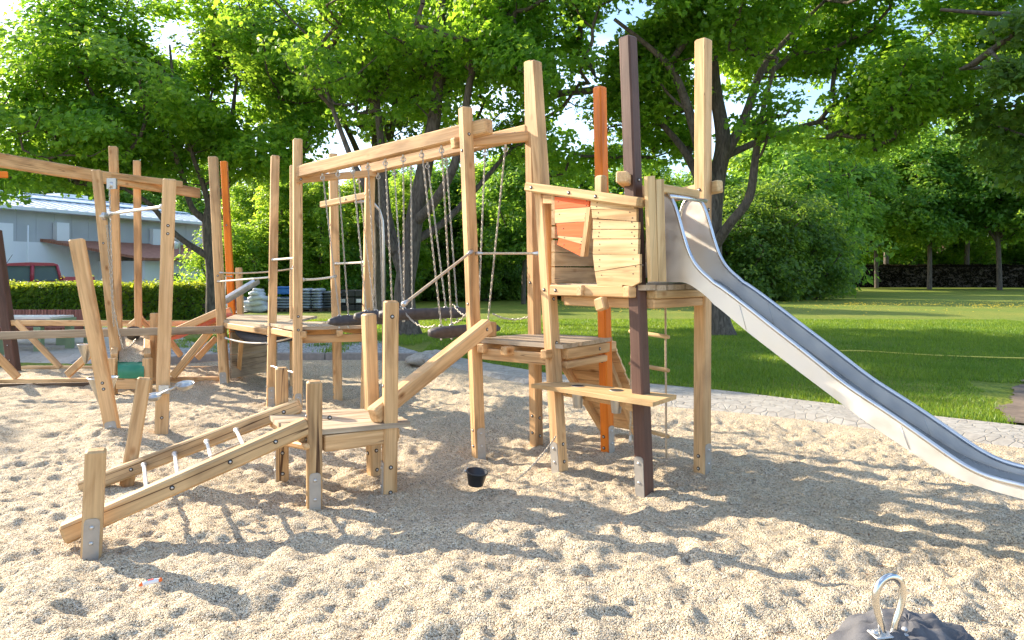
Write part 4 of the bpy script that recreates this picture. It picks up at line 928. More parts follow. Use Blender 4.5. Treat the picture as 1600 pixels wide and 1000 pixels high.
# rubber rock with steel loop, bottom right
RK = empty("rubber_rock", V(1.62,2.62,0), "dark grey rubber boulder with a polished steel loop handle in the foreground corner", "play boulder")
def rrock():
    vs_ = []; fs = []; n, m_ = 56, 26
    for j in range(m_+1):
        th = (math.pi*.62)*j/m_
        for i in range(n):
            a = 2*math.pi*i/n; x, y, z = math.sin(th)*math.cos(a), math.sin(th)*math.sin(a), math.cos(th)
            d = 1+.06*math.sin(4*a+1)+.05*math.sin(7*a+2*th*3)+.035*math.sin(13*x+4*y)*math.sin(9*y+2)
            zz = math.copysign(abs(z)**.75, z)
            vs_.append((x*d*.33, y*d*.27, zz*.325 + .014*math.sin(17*x+9*y)*math.sin(13*y-6*x+1) + .012*abs(math.sin(31*x+17*y+5*math.sin(9*x)))+.008*abs(math.sin(47*z+9*x))))
    for j in range(m_):
        for i in range(n): i2 = (i+1) % n; fs.append((j*n+i, (j+1)*n+i, (j+1)*n+i2, j*n+i2))
    return vs_, fs
vs_, fs = rrock(); MB().add(vs_, fs, 0, True).build("rock_body", M_ROCKR, RK, Matrix.Translation((1.43,2.66,.01)))
lc = V(1.335, 2.60, .325); ax_ = V(.97,.22,0).normalized()
pts = [(-.022,-.03),(-.036,.03),(-.052,.09),(-.058,.13),(-.050,.165),(-.028,.190),(0,.199),(.028,.190),(.048,.165),(.052,.13),(.040,.08),(.022,.03),(.014,-.03)]
def cat(pts, k=4):
    out = []
    for i in range(len(pts)-1):
        p0, p1, p2, p3 = pts[max(i-1,0)], pts[i], pts[i+1], pts[min(i+2, len(pts)-1)]
        for j in range(k):
            t = j/k; out.append(tuple(.5*((2*b)+(-a+c)*t+(2*a-5*b+4*c-d_)*t*t+(-a+3*b-3*c+d_)*t**3) for a, b, c, d_ in zip(p0, p1, p2, p3)))
    out.append(pts[-1]); return out
mb = MB(); mb.tube([ax_*x + V(0,0,z) for x, z in cat(pts)], .0130, 14); lo = mb.build("loop_handle", M_CHROME, RK, Matrix.Translation(lc))
mb = MB(); M0 = frame(lc+V(.0,.0,-.004), V(.05,-.12,1), ax_); mb.bar(.15, .055, .008, .003, 0, M0)
for sx in (-.062, .062): mb.lathe([(.013,.008),(.013,.013),(.009,.019),(.002,.021)], 10, 0, M0 @ Matrix.Translation((sx,0,0)))
mb.v = [tuple(Vector(v)-lc) for v in mb.v]; mb.build("base_plate", M_STEEL, lo, Matrix.Translation(lc))
# garden hose
hp = [(5.9,15.2),(6.0,14.9),(6.2,14.4),(6.9,14.3),(7.8,13.6),(9.2,13.0),(11,13.1)]
mb = MB(); pts = cat([(x, y, .05+.008*math.sin(x*7)) for x, y in hp], 6); o0 = Vector(pts[0]); mb.tube([Vector(p)+V(0,0,.02)-o0 for p in pts], .013, 6)
mb.build("garden_hose", simple("hose_yellow", (.62,.52,.10), .5), None, Matrix.Translation(o0), label="thin yellow garden hose lying across the shaded lawn", cat="hose")

# ================================================================= trees
def leaf_mesh(name, C, normals_bias, size, n_per, spread, flat, mat, seed, quad=False):
    r = np.random.default_rng(seed); k = len(C)*n_per; c = np.repeat(C, n_per, axis=0)
    off = r.normal(0, 1, (k, 3)); off /= np.maximum(1e-6, np.linalg.norm(off, axis=1))[:, None]; off *= (r.random(k)**.5)[:, None]*spread
    off[:,2] *= flat; c = c + off; c[:,2] -= .25*(off[:,0]**2+off[:,1]**2)/spread
    nrm = np.repeat(normals_bias, n_per, axis=0)*.5 + r.normal(0, .42, (k, 3)) + np.array([0, 0, .75]); nrm /= np.linalg.norm(nrm, axis=1)[:, None]
    t = r.normal(0, 1, (k, 3)) + off*2; t -= nrm*np.sum(t*nrm, 1)[:, None]; t /= np.linalg.norm(t, axis=1)[:, None]; b = np.cross(nrm, t)
    s = size*r.uniform(.5, 1.35, k)
    shp = np.array([(0,-.1),(.36,-.02),(.52,.42),(.20,.50),(0,1.0),(-.20,.50),(-.52,.42),(-.36,-.02)]) if not quad else np.array([(0,-.1),(.42,.4),(0,1.0),(-.42,.4)])
    m = len(shp); droop = np.array([0, 0, -.12, 0, -.28, 0, -.12, 0])[:m] if not quad else np.array([0, .08, -.2, .08])
    v = c[:,None,:] + (t[:,None,:]*shp[None,:,1,None] + b[:,None,:]*shp[None,:,0,None] + nrm[:,None,:]*droop[None,:,None])*s[:,None,None]
    return mesh_np(name, v.reshape(-1, 3), np.arange(k*m), m, [mat])
def crown_points(ells, n, seed, gap=-.06, nscale=.55, shell=.45):
    r = np.random.default_rng(seed); out = []; nb = []
    vol = np.array([e[3]*e[4]*e[5] for e in ells]); cnt = (n*vol/vol.sum()).astype(int)
    for e, k in zip(ells, cnt):
        got = 0
        while got < k:
            m = (k-got)*3+8; u = r.normal(0, 1, (m, 3)); u /= np.linalg.norm(u, axis=1)[:, None]
            p = u*(shell+(1-shell)*r.random(m)**.6)[:, None]*(1+.22*vnoise3(u[:,0]*2.2+9, u[:,1]*2.2+5, u[:,2]*2.2+7, seed))[:, None]
            q = p*np.array(e[3:6])+np.array(e[:3])
            ok = vnoise3(q[:,0]*nscale+50, q[:,1]*nscale+50, q[:,2]*nscale*1.5+50, seed+1) > gap
            q = q[ok][:k-got]; out.append(q); nb.append(u[ok][:k-got]); got += len(q)
    return np.concatenate(out), np.concatenate(nb)
def branches(mb, stems, C, seed, nb=260, r0=.014, wig=.10):
    """join sampled crown points to the stems, each to the nearest node, giving real limbs"""
    r = np.random.default_rng(seed); nodes = []; par = []; rad0 = []
    for st in stems:
        prev = -1
        for p, rr in st: nodes.append(np.array(p, float)); par.append(prev); rad0.append(rr); prev = len(nodes)-1
    ns = len(nodes); tgt = C[r.choice(len(C), min(nb, len(C)), replace=False)]
    base = np.array(nodes); dmin = np.array([np.linalg.norm(base-t, axis=1).min() for t in tgt]); tgt = tgt[np.argsort(dmin)]
    arr = np.zeros((ns+len(tgt)*3, 3)); arr[:ns] = base; n = ns
    for t in tgt:
        d = arr[:n]-t; dist = np.linalg.norm(d, axis=1) + np.clip(d[:,2]+.2, 0, None)*1.6; j = int(np.argmin(dist)); a = arr[j]; L = np.linalg.norm(t-a)
        if L < .15: continue
        k = 2 if L > .8 else 1; pj = j
        for i in range(1, k+1):
            p = a+(t-a)*i/(k+1) + r.normal(0, wig*L/2, 3); p[2] -= .06*L; arr[n] = p; par.append(pj); rad0.append(0); pj = n; n += 1
        arr[n] = t; par.append(pj); rad0.append(0); n += 1
        if n >= len(arr)-4: arr = np.concatenate([arr, np.zeros((300, 3))])
    cnt = np.zeros(n)
    for i in range(n-1, -1, -1):
        cnt[i] += 1
        if par[i] >= 0: cnt[par[i]] += cnt[i] if i >= ns else 0
    for i in range(ns, n):
        ra = r0*cnt[i]**.42; pr_ = par[i]; rb = r0*(cnt[pr_])**.42 if pr_ >= ns else min(ra*1.35, rad0[pr_])
        mb.tube([arr[pr_], arr[i]], [min(rb, ra*1.5), ra*.9], 5, caps=False)
    for st in stems:
        pts = [Vector(p) for p, _ in st]; sm = cat([tuple(p)+(rr,) for p, (_, rr) in zip(pts, st)], 4)
        mb.tube([q[:3] for q in sm], [q[3] for q in sm], 12)
def tree(name, base, stems, ells, label, cat_="tree", group=None, ncl=900, nper=42, lsize=.15, spread=.55, flat=.45, mat=None, seed=1, gap=-.06, nb=260, r0=.014, quad=False, nscale=.55, shell=.45):
    T = empty(name, base, label, cat_, group); C, nbi = crown_points(ells, ncl, seed, gap, nscale, shell); mb = MB(); branches(mb, stems, C, seed, nb, r0)
    o = Vector(base); mb.v = [tuple(Vector(v)-o) for v in mb.v]; mb.build("trunk", M_BARK, T, Matrix.Translation(o))
    me = leaf_mesh("crown", C-np.array(o), nbi, lsize, nper, spread, flat, mat or M_LEAF, seed+5, quad); link("crown", me, T, Matrix.Translation(o)); return T
def S(Y, *pts): return [(tuple(W(x, y, Y+(dy[0] if dy else 0))), r) for x, y, r, *dy in pts]

# left maple (trunk behind the tall left posts)
Y = 22
tree("maple_tree", G(334, 508), [S(Y,(333,512,.22),(331,470,.17),(330,420,.15),(324,370,.15),(326,330,.13),(345,270,.11,.5),(360,200,.08,1),(370,120,.04,1)),
  S(Y,(325,400,.12),(300,385,.09),(270,362,.08),(235,320,.07,-.3),(195,295,.05,-.5),(150,270,.035,-.8)),
  S(Y,(324,345,.12),(300,325,.09),(285,275,.08),(262,215,.06,-.8),(230,170,.04,-1)),
  S(Y,(328,330,.10),(318,290,.08),(300,240,.06,-.5),(275,150,.05,-1),(265,70,.03,-1)),
  S(Y,(335,310,.09),(380,270,.07,.5),(430,240,.05,1),(470,230,.03,1))],
  [(-10.6,21.2,6.6,4.3,4.0,2.5),(-13.6,21,5.5,3.1,3.2,1.7),(-8.2,21.8,7.2,3.0,3.0,2.9),(-11.2,20.5,8.1,2.0,2.4,1.5),(-16.6,21.5,5.0,2.4,2.4,1.6),(-7.4,21.5,5.4,1.9,2,1.2)],
  "broad spreading maple with dark trunk behind the tall posts at the left", ncl=1350, nper=52, seed=11, lsize=.14, gap=-.08, spread=.62)
# centre trees
Y = 18.4
tree("maple_tree", G(638, 526), [S(Y,(637,530,.42),(634,500,.30),(632,450,.25),(640,400,.24),(648,340,.22),(662,270,.2),(678,190,.17),(686,110,.13),(690,20,.1),(694,-90,.05)),
  S(Y,(634,430,.2),(618,390,.15),(605,340,.13),(600,290,.12,.4),(596,230,.10,.4),(590,170,.08,.4),(585,90,.06,.6),(590,0,.03,.6)),
  S(Y,(645,350,.15),(675,320,.12,-.4),(705,270,.11,-.8),(722,210,.10,-.8),(738,110,.08,-.8),(770,40,.05,-.8),(800,-30,.03)),
  S(Y,(620,400,.13),(590,340,.1,-.4),(570,290,.09,-.5),(550,250,.07,-.5),(520,170,.05,-.5),(490,80,.03,-.5)),
  S(Y,(640,380,.12),(690,350,.09,.5),(740,300,.07,.8),(800,230,.05,1))],
  [(-2.0,18.6,9.4,4.4,4.2,3.2),(-4.6,18.2,7.6,2.6,2.6,2.0),(.6,18.0,8.0,2.6,2.6,2.2),(-1.6,19.5,6.2,3.0,2.2,1.5),(-3.4,17.5,9.4,2.2,2.2,1.6)],
  "tall many-stemmed maple with thick forked trunk behind the chain bridge", ncl=850, nper=46, seed=22, lsize=.13, gap=.03, nb=420, shell=.3)
Y = 25
tree("maple_tree", G(588, 500), [S(Y,(590,500,.25),(594,430,.2),(592,340,.18),(588,240,.15),(584,150,.12),(580,40,.08),(575,-60,.04)), S(Y,(592,330,.12),(560,240,.1),(525,160,.07),(505,60,.04)), S(Y,(590,300,.12),(610,220,.1),(622,120,.07),(640,20,.04))],
  [(-5.6,25,9.5,4.6,3.6,3.4),(-3.2,25.4,8.0,2.6,2.6,2.2),(-8.4,25,8.4,3,3,2.6)], "slender dark-stemmed tree standing behind the many-stemmed maple, left of it", ncl=620, nper=40, seed=33, lsize=.15, gap=.05, nb=300, shell=.2, mat=M_LEAFD)
# right tree
Y = 18.4
tree("maple_tree", G(1125, 526), [S(Y,(1127,530,.42),(1122,500,.30),(1118,450,.25),(1113,400,.24),(1113,340,.24),(1120,280,.21),(1130,220,.19),(1118,140,.15),(1112,60,.12),(1108,-60,.07)),
  S(Y,(1113,390,.15),(1140,350,.12,-.5),(1170,310,.11,-.8),(1180,250,.09,-1),(1190,180,.06,-1.2),(1215,90,.04,-1.5)),
  S(Y,(1113,300,.16),(1095,240,.13,-.5),(1075,170,.11,-.9),(1050,110,.09,-1.2),(1010,70,.06,-1.5),(960,30,.04,-1.8)),
  S(Y,(1110,330,.12),(1075,245,.10,.3),(1030,190,.07,.5),(985,150,.05,.8),(930,120,.03,1)),
  S(Y,(1125,260,.14),(1165,180,.11),(1190,110,.09),(1230,60,.06),(1290,0,.04)),
  S(Y,(1120,250,.1),(1200,215,.08,.4),(1280,190,.06,.6),(1360,170,.04,.9),(1430,175,.02,1))],
  [(5.4,18.2,9.0,4.4,4.0,3.0),(2.2,17.2,8.2,2.5,2.4,2.2),(9.4,18,7.2,2.8,2.8,2.4),(7.5,17.2,5.6,2.4,2.0,1.4),(.9,16.8,7.0,1.8,1.8,1.2),(4.0,18.6,5.2,1.6,1.8,.9),(2.3,17.4,6.2,1.9,1.8,1.2),(1.6,16.6,6.6,1.9,1.6,1.2),(.7,17.2,8.4,1.9,1.6,1.4),(1.7,17.0,9.6,1.8,1.6,1.2),(1.5,20,5.6,2.0,1.8,1.5),(.9,19.2,7.4,1.9,1.6,1.3),(2.9,19.2,7.9,1.8,1.6,1.4),(3.3,20.4,5.7,1.7,1.6,1.5),(11.3,18.2,6.2,1.9,2.2,1.5)],
  "large maple with stout dark trunk directly behind the steel slide", ncl=1950, nper=50, seed=44, lsize=.13, gap=-.02, nb=420)
tree("maple_tree", V(14.2,14.5,0), [S(14.5,(1930,545,.3),(1900,400,.24),(1880,250,.2),(1850,100,.14),(1820,-60,.06)), S(14.5,(1880,260,.14),(1780,170,.10,.2),(1690,115,.07,.4),(1600,103,.05,.5),(1500,108,.03,.5)), S(14.5,(1860,120,.12),(1760,50,.09),(1660,25,.07),(1560,22,.05),(1470,15,.03))],
  [(13.0,14.5,7.6,3.6,3.0,2.6),(10.6,14.8,4.9,1.7,1.8,1.1),(10.2,14.6,6.7,1.7,1.5,1.0),(11.4,14.6,3.9,1.6,1.6,.7),(9.2,14.9,5.2,1.3,1.5,.8)], "overhanging maple whose trunk stands outside the right edge, limbs reaching in", ncl=700, nper=36, seed=55, lsize=.14, gap=-.02, nb=200, mat=M_LEAFD)
# ---- background templates
def far_template(kind, seed):
    r = random.Random(seed)
    if kind == "round":
        st = [[((0,0,-.2),.17),((0.05,.0,2.2),.14),((.1,.1,4.5),.15),((-.1,.1,7),.1),((.1,0,9.5),.05)], [((.05,0,3),.12),((1.2,.3,5),.08),((2.4,.5,7),.04)], [((0,0,3.4),.12),((-1.2,-.3,5.2),.08),((-2.4,-.2,7),.04)]]
        el = [(0,0,7.2,3.6,3.4,3.2),(1.9,.4,5.4,2.2,2.2,1.9),(-1.9,-.3,5.6,2.3,2.2,2.0),(0,-.5,4.4,2.6,2.4,1.4),(.3,0,9.6,2.2,2.2,1.8)]
        return st, el, 620, 34, .26, .75, M_LEAFF
    if kind == "tall":
        st = [[((0,0,-.2),.2),((.1,0,3),.16),((0,.1,6.5),.12),((.1,.1,11),.05)], [((0,0,1.2),.1),((.7,0,4),.08),((1.3,.2,7.5),.04)], [((0,0,.8),.1),((-.7,.1,3.6),.07),((-1.2,0,7),.03)]]
        el = [(0,0,8.6,2.6,2.4,3.6),(.7,0,5,2.4,2.2,2.4),(-.9,0,4.2,2.2,2,2.2),(0,0,2.2,1.9,1.8,1.3)]
        return st, el, 620, 34, .24, .7, M_LEAFB
    if kind == "sparse":
        return [[((0,0,-.2),.26),((.1,.1,4.5),.15),((-.1,.1,7),.1),((.1,0,9.5),.05)]], [(0,0,8.2,3.6,3.4,3.0),(1.9,.4,6.2,2.6,2.2,1.6),(-1.9,-.3,6.0,2.6,2.2,1.6)], 210, 30, .24, .8, M_LEAFF
    st = [[((0,0,-.1),.07),((.2,0,1.2),.05),((.5,0,2.6),.03)], [((-.1,0,-.1),.06),((-.4,.1,1.1),.05),((-.8,.2,2.4),.03)], [((.1,.2,-.1),.06),((.9,.1,1.0),.04),((1.4,0,1.9),.02)]]
    el = [(0,0,1.9,1.9,1.7,1.7),(1.2,.1,1.3,1.3,1.3,1.2),(-1.2,.1,1.2,1.3,1.3,1.15),(.2,0,.5,1.9,1.6,.6)]
    return st, el, 420, 34, .13, .42, M_LEAFF
TPL = {}
def far_tree(name, kind, variant, x, y, sc, rz, label, cat_, group, mat=None, zs=1.0):
    key = (kind, variant, mat.name if mat else "")
    if key not in TPL:
        st, el, ncl, nper, ls, sp_, mt = far_template(kind, variant); C, nbi = crown_points(el, ncl, variant*7+3, -.1, .8, .3); mb = MB(); branches(mb, st, C, variant, 110, .012)
        TPL[key] = (mb.mesh("trunk", [M_BARK]), leaf_mesh("crown", C, nbi, ls, nper, sp_, .5, mat or mt, variant, True))
    T = empty(name, (x, y, 0), label, cat_, group, rz); T.scale = (sc, sc, sc*zs)
    for nm, me in zip(("trunk", "crown"), TPL[key]):
        o = bpy.data.objects.new(nm, me); COL.objects.link(o); o.parent = T; 
    return T
# right hand background: trees in front of the dark hedge
GR = "trees at the far end of the lawn"
far = [("broadleaf_tree","round",1,1452,66,1.3,.4,"round green tree with a pale straight trunk in front of the dark hedge"),
 ("broadleaf_tree","round",2,1310,62,1.25,1.4,"dark green tree just right of the big bush, low branches over the hedge end"),
 ("broadleaf_tree","round",3,1562,64,1.35,2.3,"full green tree in front of the dark hedge close to the right edge"),
 ("broadleaf_tree","round",2,1690,60,1.35,3.3,"green tree just outside the right edge, its crown reaching into frame"),
 ("broadleaf_tree","round",1,1385,80,1.75,4.1,"taller tree behind the dark hedge, left of the pale trunk"),
 ("broadleaf_tree","round",3,1510,84,1.85,5.0,"taller tree behind the dark hedge, right of the pale trunk"),
 ("broadleaf_tree","round",2,1640,80,1.8,.9,"tall tree behind the dark hedge at the far right"),
 ("broadleaf_tree","tall",1,1255,60,1.15,.3,"tall narrow tree rising behind the big bush right of the slide"),
 ("broadleaf_tree","tall",2,1180,55,1.1,1.9,"tall narrow tree directly behind the maple trunk at the slide"),
 ("broadleaf_tree","round",1,1100,52,.85,2.2,"green tree between the brown post and the right tower post, far back"),
 ("broadleaf_tree","tall",1,1020,46,.7,3.1,"bright green tree seen between the orange and brown tower posts"),
 ("broadleaf_tree","round",3,905,44,.72,.1,"tree with leaves low to the lawn seen left of the orange tower post"),
 ("broadleaf_tree","round",2,818,36,.72,5.5,"smaller tree with a straight bare trunk seen left of the tower"),
 ("broadleaf_tree","tall",2,760,40,.62,4.0,"bright tree behind the gap between bridge post and tower"),
 ("broadleaf_tree","round",1,700,42,.72,1.0,"green tree behind the right half of the chain bridge"),
 ("broadleaf_tree","tall",1,635,38,.55,2.0,"bright tree behind the middle of the chain bridge"),
 ("broadleaf_tree","tall",2,560,36,.52,.7,"bright yellow-green tree behind the left half of the chain bridge"),
 ("broadleaf_tree","tall",1,500,34,.5,5.1,"bright tree behind the stacked bags, right of the tall post pair"),
 ("broadleaf_tree","tall",2,442,35,.55,2.7,"bright slender-stemmed tree behind the left deck posts"),
 ("broadleaf_tree","tall",1,395,40,.6,1.2,"bright slender-stemmed tree right of the slim orange post"),
 ("broadleaf_tree","round",3,470,50,.8,3.7,"darker tree far behind the left deck"),
 ("broadleaf_tree","round",2,600,54,.85,.2,"dark tree far behind the chain bridge, left part"),
 ("broadleaf_tree","round",1,735,56,.85,4.6,"dark tree far behind the chain bridge, right part"),
 ("broadleaf_tree","round",3,870,58,.9,2.9,"dark tree far behind the tower's left posts"),
 ("broadleaf_tree","round",2,985,62,1.0,.6,"dark tree far behind the tower"),
 ("broadleaf_tree","round",1,1215,72,1.4,1.6,"dark tree far behind the big bush"),
 ("broadleaf_tree","round",3,30,75,1.15,1.6,"hazy green tree above the metal hall roof at the left edge"),
 ("broadleaf_tree","round",2,95,80,1.2,2.6,"grey-green tree above the hall roof, second from the left edge"),
 ("broadleaf_tree","round",1,170,78,1.15,.6,"tree above the hall roof behind the tall post pair"),
 ("broadleaf_tree","round",3,250,82,1.25,3.6,"tree above the hall roof left of the maple trunk"),
 ("broadleaf_tree","round",2,330,70,1.1,4.6,"tree behind the hall's right end"),
 ("broadleaf_tree","round",2,1370,72,1.25,2.9,"bright leafy tree between the big bush and the pale trunk, its crown touching the hedge"),
 ("broadleaf_tree","tall",2,1420,90,1.6,1.9,"tall pale green tree far behind the hedge, its top above the pale-trunk tree"),
 ("broadleaf_tree","tall",1,1590,92,1.7,.9,"tall pale green tree far behind the hedge by the right edge"),
 ("broadleaf_tree","tall",1,-60,70,1.1,3.6,"tree beyond the left edge over the hall roof")]
for nm, kd, vr, px, Yd, sc, rz_a, lb in far: far_tree(nm, kd, vr, (px-800)*Yd/F, Yd, sc, rz_a, lb, "tree", GR)
GS = "shrubs along the back of the lawn"
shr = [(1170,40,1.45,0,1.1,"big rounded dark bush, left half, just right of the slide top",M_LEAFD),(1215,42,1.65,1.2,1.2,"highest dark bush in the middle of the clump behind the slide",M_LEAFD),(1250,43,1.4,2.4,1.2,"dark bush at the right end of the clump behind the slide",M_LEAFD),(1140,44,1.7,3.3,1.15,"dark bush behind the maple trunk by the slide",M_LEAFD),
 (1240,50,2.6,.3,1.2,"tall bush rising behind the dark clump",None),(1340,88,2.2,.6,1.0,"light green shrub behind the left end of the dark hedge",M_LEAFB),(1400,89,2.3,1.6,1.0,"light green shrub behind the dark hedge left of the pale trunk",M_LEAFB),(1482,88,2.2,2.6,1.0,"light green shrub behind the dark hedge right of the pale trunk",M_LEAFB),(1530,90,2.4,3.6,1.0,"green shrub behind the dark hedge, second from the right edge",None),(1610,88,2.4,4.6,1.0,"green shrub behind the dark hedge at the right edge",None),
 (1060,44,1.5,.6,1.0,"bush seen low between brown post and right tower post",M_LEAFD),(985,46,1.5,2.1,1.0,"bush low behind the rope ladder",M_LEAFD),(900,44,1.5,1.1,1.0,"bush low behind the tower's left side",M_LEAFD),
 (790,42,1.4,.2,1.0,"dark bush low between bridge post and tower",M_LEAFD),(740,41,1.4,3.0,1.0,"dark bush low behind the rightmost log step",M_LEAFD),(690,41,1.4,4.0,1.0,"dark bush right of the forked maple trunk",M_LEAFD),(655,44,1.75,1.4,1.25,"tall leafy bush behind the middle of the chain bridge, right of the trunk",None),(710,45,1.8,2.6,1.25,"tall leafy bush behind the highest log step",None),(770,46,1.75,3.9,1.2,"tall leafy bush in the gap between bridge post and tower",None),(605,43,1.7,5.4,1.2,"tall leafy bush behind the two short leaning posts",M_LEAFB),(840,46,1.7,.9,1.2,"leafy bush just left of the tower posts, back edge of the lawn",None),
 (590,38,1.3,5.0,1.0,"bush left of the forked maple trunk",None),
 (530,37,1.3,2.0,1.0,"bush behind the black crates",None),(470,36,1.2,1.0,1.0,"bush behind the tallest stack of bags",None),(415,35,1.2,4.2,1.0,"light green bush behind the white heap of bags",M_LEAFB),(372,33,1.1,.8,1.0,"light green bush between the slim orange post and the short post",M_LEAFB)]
for px, Yd, sc, rz_a, zs, lb, mt in shr: far_tree("bush", "shrub", 1, (px-800)*Yd/F, Yd, sc, rz_a, lb, "bush", GS, mt, zs)
# trees outside the frame on the sunny side, which throw the dappled shade
for (x, y, sc, rz_a, lb) in ((-17.5,13.2,.6,.3,"small loose-crowned tree outside the left edge shading the sand"),(-24,24,.95,1.1,"tree outside the left edge beyond the hedge")):
    far_tree("broadleaf_tree", "sparse" if sc < .7 else "round", 2, x, y, sc, rz_a, lb, "tree", "trees outside the left edge")

# ---- hedges
def hedge(name, a, b, w, h, ls, n, mat, label, seed, zs=1):
    a, b = Vector((*a, 0)), Vector((*b, 0)); d = (b-a); L = d.length; M = frame(a, V(0,0,1), d); r = np.random.default_rng(seed)
    T = empty(name, a, label, "hedge"); mb = MB(); mb.box((0,-w/2+.12,-.1),(L,w/2-.12,h-.12)); mb.build("stems", M_BARK, T, frame(a, V(0,0,1), d))
    k = n; f = r.random(k); p = np.zeros((k, 3)); nb = np.zeros((k, 3)); p[:,0] = r.random(k)*L
    top = f < .38; fr = (f >= .38) & (f < .72); bkk = f >= .72
    wv = .07*vnoise(p[:,0]*1.1, p[:,0]*0, seed) + .05*vnoise(p[:,0]*4, p[:,0]*0+3, seed+1)
    p[top,1] = r.uniform(-w/2, w/2, top.sum()); p[top,2] = h + r.normal(0, .045, top.sum()) + wv[top]; nb[top,2] = 1.2
    p[fr,1] = w/2 + r.normal(0, .05, fr.sum()); p[fr,2] = r.random(fr.sum())*h; nb[fr,1] = 1.6
    p[bkk,1] = -w/2 + r.normal(0, .05, bkk.sum()); p[bkk,2] = r.random(bkk.sum())*h; nb[bkk,1] = -1.6
    sprig = (r.random(k) < .006) & top; p[sprig,2] += r.uniform(.08,.25,sprig.sum())
    R = np.array(M.to_3x3()); q = p @ R.T; nb = nb @ R.T
    link("foliage", leaf_mesh("foliage", q, nb, ls, 4, .12, .8, mat, seed, True), T, Matrix.Translation(a)); return T
hedge("hedge", (-25,26.3), (-10.3,25.4), 1.4, 1.13, .09, 17000, M_HEDGE, "clipped green hedge with sunlit yellow top in front of the white hall", 5)
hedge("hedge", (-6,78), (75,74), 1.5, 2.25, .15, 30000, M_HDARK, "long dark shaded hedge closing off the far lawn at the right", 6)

# ================================================================= hall building
M_WHITEW = simple("white_render", (.84,.85,.87), .8, 0, .04, .6); M_GREYW = simple("grey_panel", (.52,.53,.55), .6, 0, .06, 1.2)
M_ROOFM = simple("light_metal_roof", (.76,.78,.80), .5, .2, .08, .7); M_TILE = None
def tilemat():
    m, nt, b = newmat("red_tile_roof"); L = nt.links.new; t = N(nt, "ShaderNodeTexCoord"); w = N(nt, "ShaderNodeTexWave", i_Scale=5.0, i_Distortion=.3); w.bands_direction = 'X'; w2 = N(nt, "ShaderNodeTexWave", i_Scale=3.2); w2.bands_direction = 'Y'
    n = N(nt, "ShaderNodeTexNoise", i_Scale=6)
    for q in (w, w2, n): L(t.outputs["Object"], q.inputs["Vector"])
    c = ramp(nt, [(.2, (.26,.10,.06)), (.8, (.42,.18,.11))], n.outputs["Fac"]); c = mixc(nt, c, ramp(nt, [(0,(.6,.6,.6)),(.3,(1,1,1))], w.outputs["Fac"]), .6, 'MULTIPLY'); c = mixc(nt, c, ramp(nt, [(0,(.6,.6,.6)),(.2,(1,1,1))], w2.outputs["Fac"]), .6, 'MULTIPLY')
    L(c, b.inputs["Base Color"]); b.inputs["Roughness"].default_value = .8; return m
M_TILE = tilemat(); M_GLASS = simple("window_glass", (.05,.07,.08), .08, 0, .1, 1, spec=.8); M_BLUEF = simple("blue_frame", (.05,.16,.32), .5)
BO = V(-24.3,35,0); bu = V(.337,.941,0); bv = V(-.941,.337,0); MBld = Matrix((bu, bv, V(0,0,1))).transposed().to_4x4(); MBld.translation = BO
HB = empty("sports_hall", BO, "white low hall with curved light metal roof and red tiled side canopy", "hall building")
mb = MB(); mb.box((-14,.3,-.2),(14.2,20,3.1)); mb.build("wall", M_WHITEW, HB, MBld)
mb = MB(); mb.box((-14,.32,3.1),(14.2,20,4.9)); 
for i in range(28): mb.box((-14+i, .30, 3.12), (-13.96+i, .33, 4.6))
mb.build("upper_wall", M_GREYW, HB, MBld, label="grey panelled upper wall")
mb = MB(); mb.box((-14,.0,-.2),(.6,.295,3.95)); mb.build("wall", M_WHITEW, HB, MBld)
prof = [(-.35,4.62),(-.35,4.78),(.6,4.98),(2.2,5.40),(4.2,5.82),(6.5,6.15),(9,6.35),(12,6.35),(15,6.0),(18,5.4),(20.3,4.75),(20.3,4.6)]
mb = MB(); vs_ = [(-14.4, v, z) for v, z in prof] + [(14.6, v, z) for v, z in prof]; n = len(prof)
mb.add(vs_, [(i, i+1, n+i+1, n+i) for i in range(n-1)] + [(n-1, 0, n, 2*n-1), tuple(range(n)), tuple(range(2*n-1, n-1, -1))], 0, False)
for i in range(48):
    u = -14.2+i*.6; 
    for k in range(1, 7): (v0, z0), (v1, z1) = prof[k], prof[k+1]; mb.add([(u,v0,z0+.005),(u+.05,v0,z0+.005),(u+.05,v1,z1+.005),(u,v1,z1+.005),(u,v0,z0+.05),(u+.05,v0,z0+.05),(u+.05,v1,z1+.05),(u,v1,z1+.05)], [(4,5,6,7),(0,4,7,3),(1,2,6,5)])
mb.build("roof", M_ROOFM, HB, MBld)
for u in (2.9, 9.1, 12.6, -4): mb = MB(); mb.box((u,.0,3.1),(u+.7,.295,4.15)); mb.build("buttress", M_WHITEW, HB, MBld)
for v0, z0, v1, z1 in ((2.3,5.46,2.8,5.57),(5.0,5.97,5.3,6.02)):
    mb = MB(); mb.add([(-14.3,v0,z0),(14.5,v0,z0),(14.5,v1,z1),(-14.3,v1,z1),(-14.3,v0,z0+.07),(14.5,v0,z0+.07),(14.5,v1,z1+.07),(-14.3,v1,z1+.07)], [(4,5,6,7),(0,1,5,4),(2,3,7,6)]); mb.build('skylight_strip', simple('skylight_blue', (.16,.26,.36), .3), HB, MBld)
for u, v, w_ in ((-6,6.5,3.2),(3,8.5,2.4),(9.5,8,2)): mb = MB(); mb.box((u,v,6.1),(u+w_,v+1.2,6.6)); mb.build("roof_light", M_ROOFM, HB, MBld)
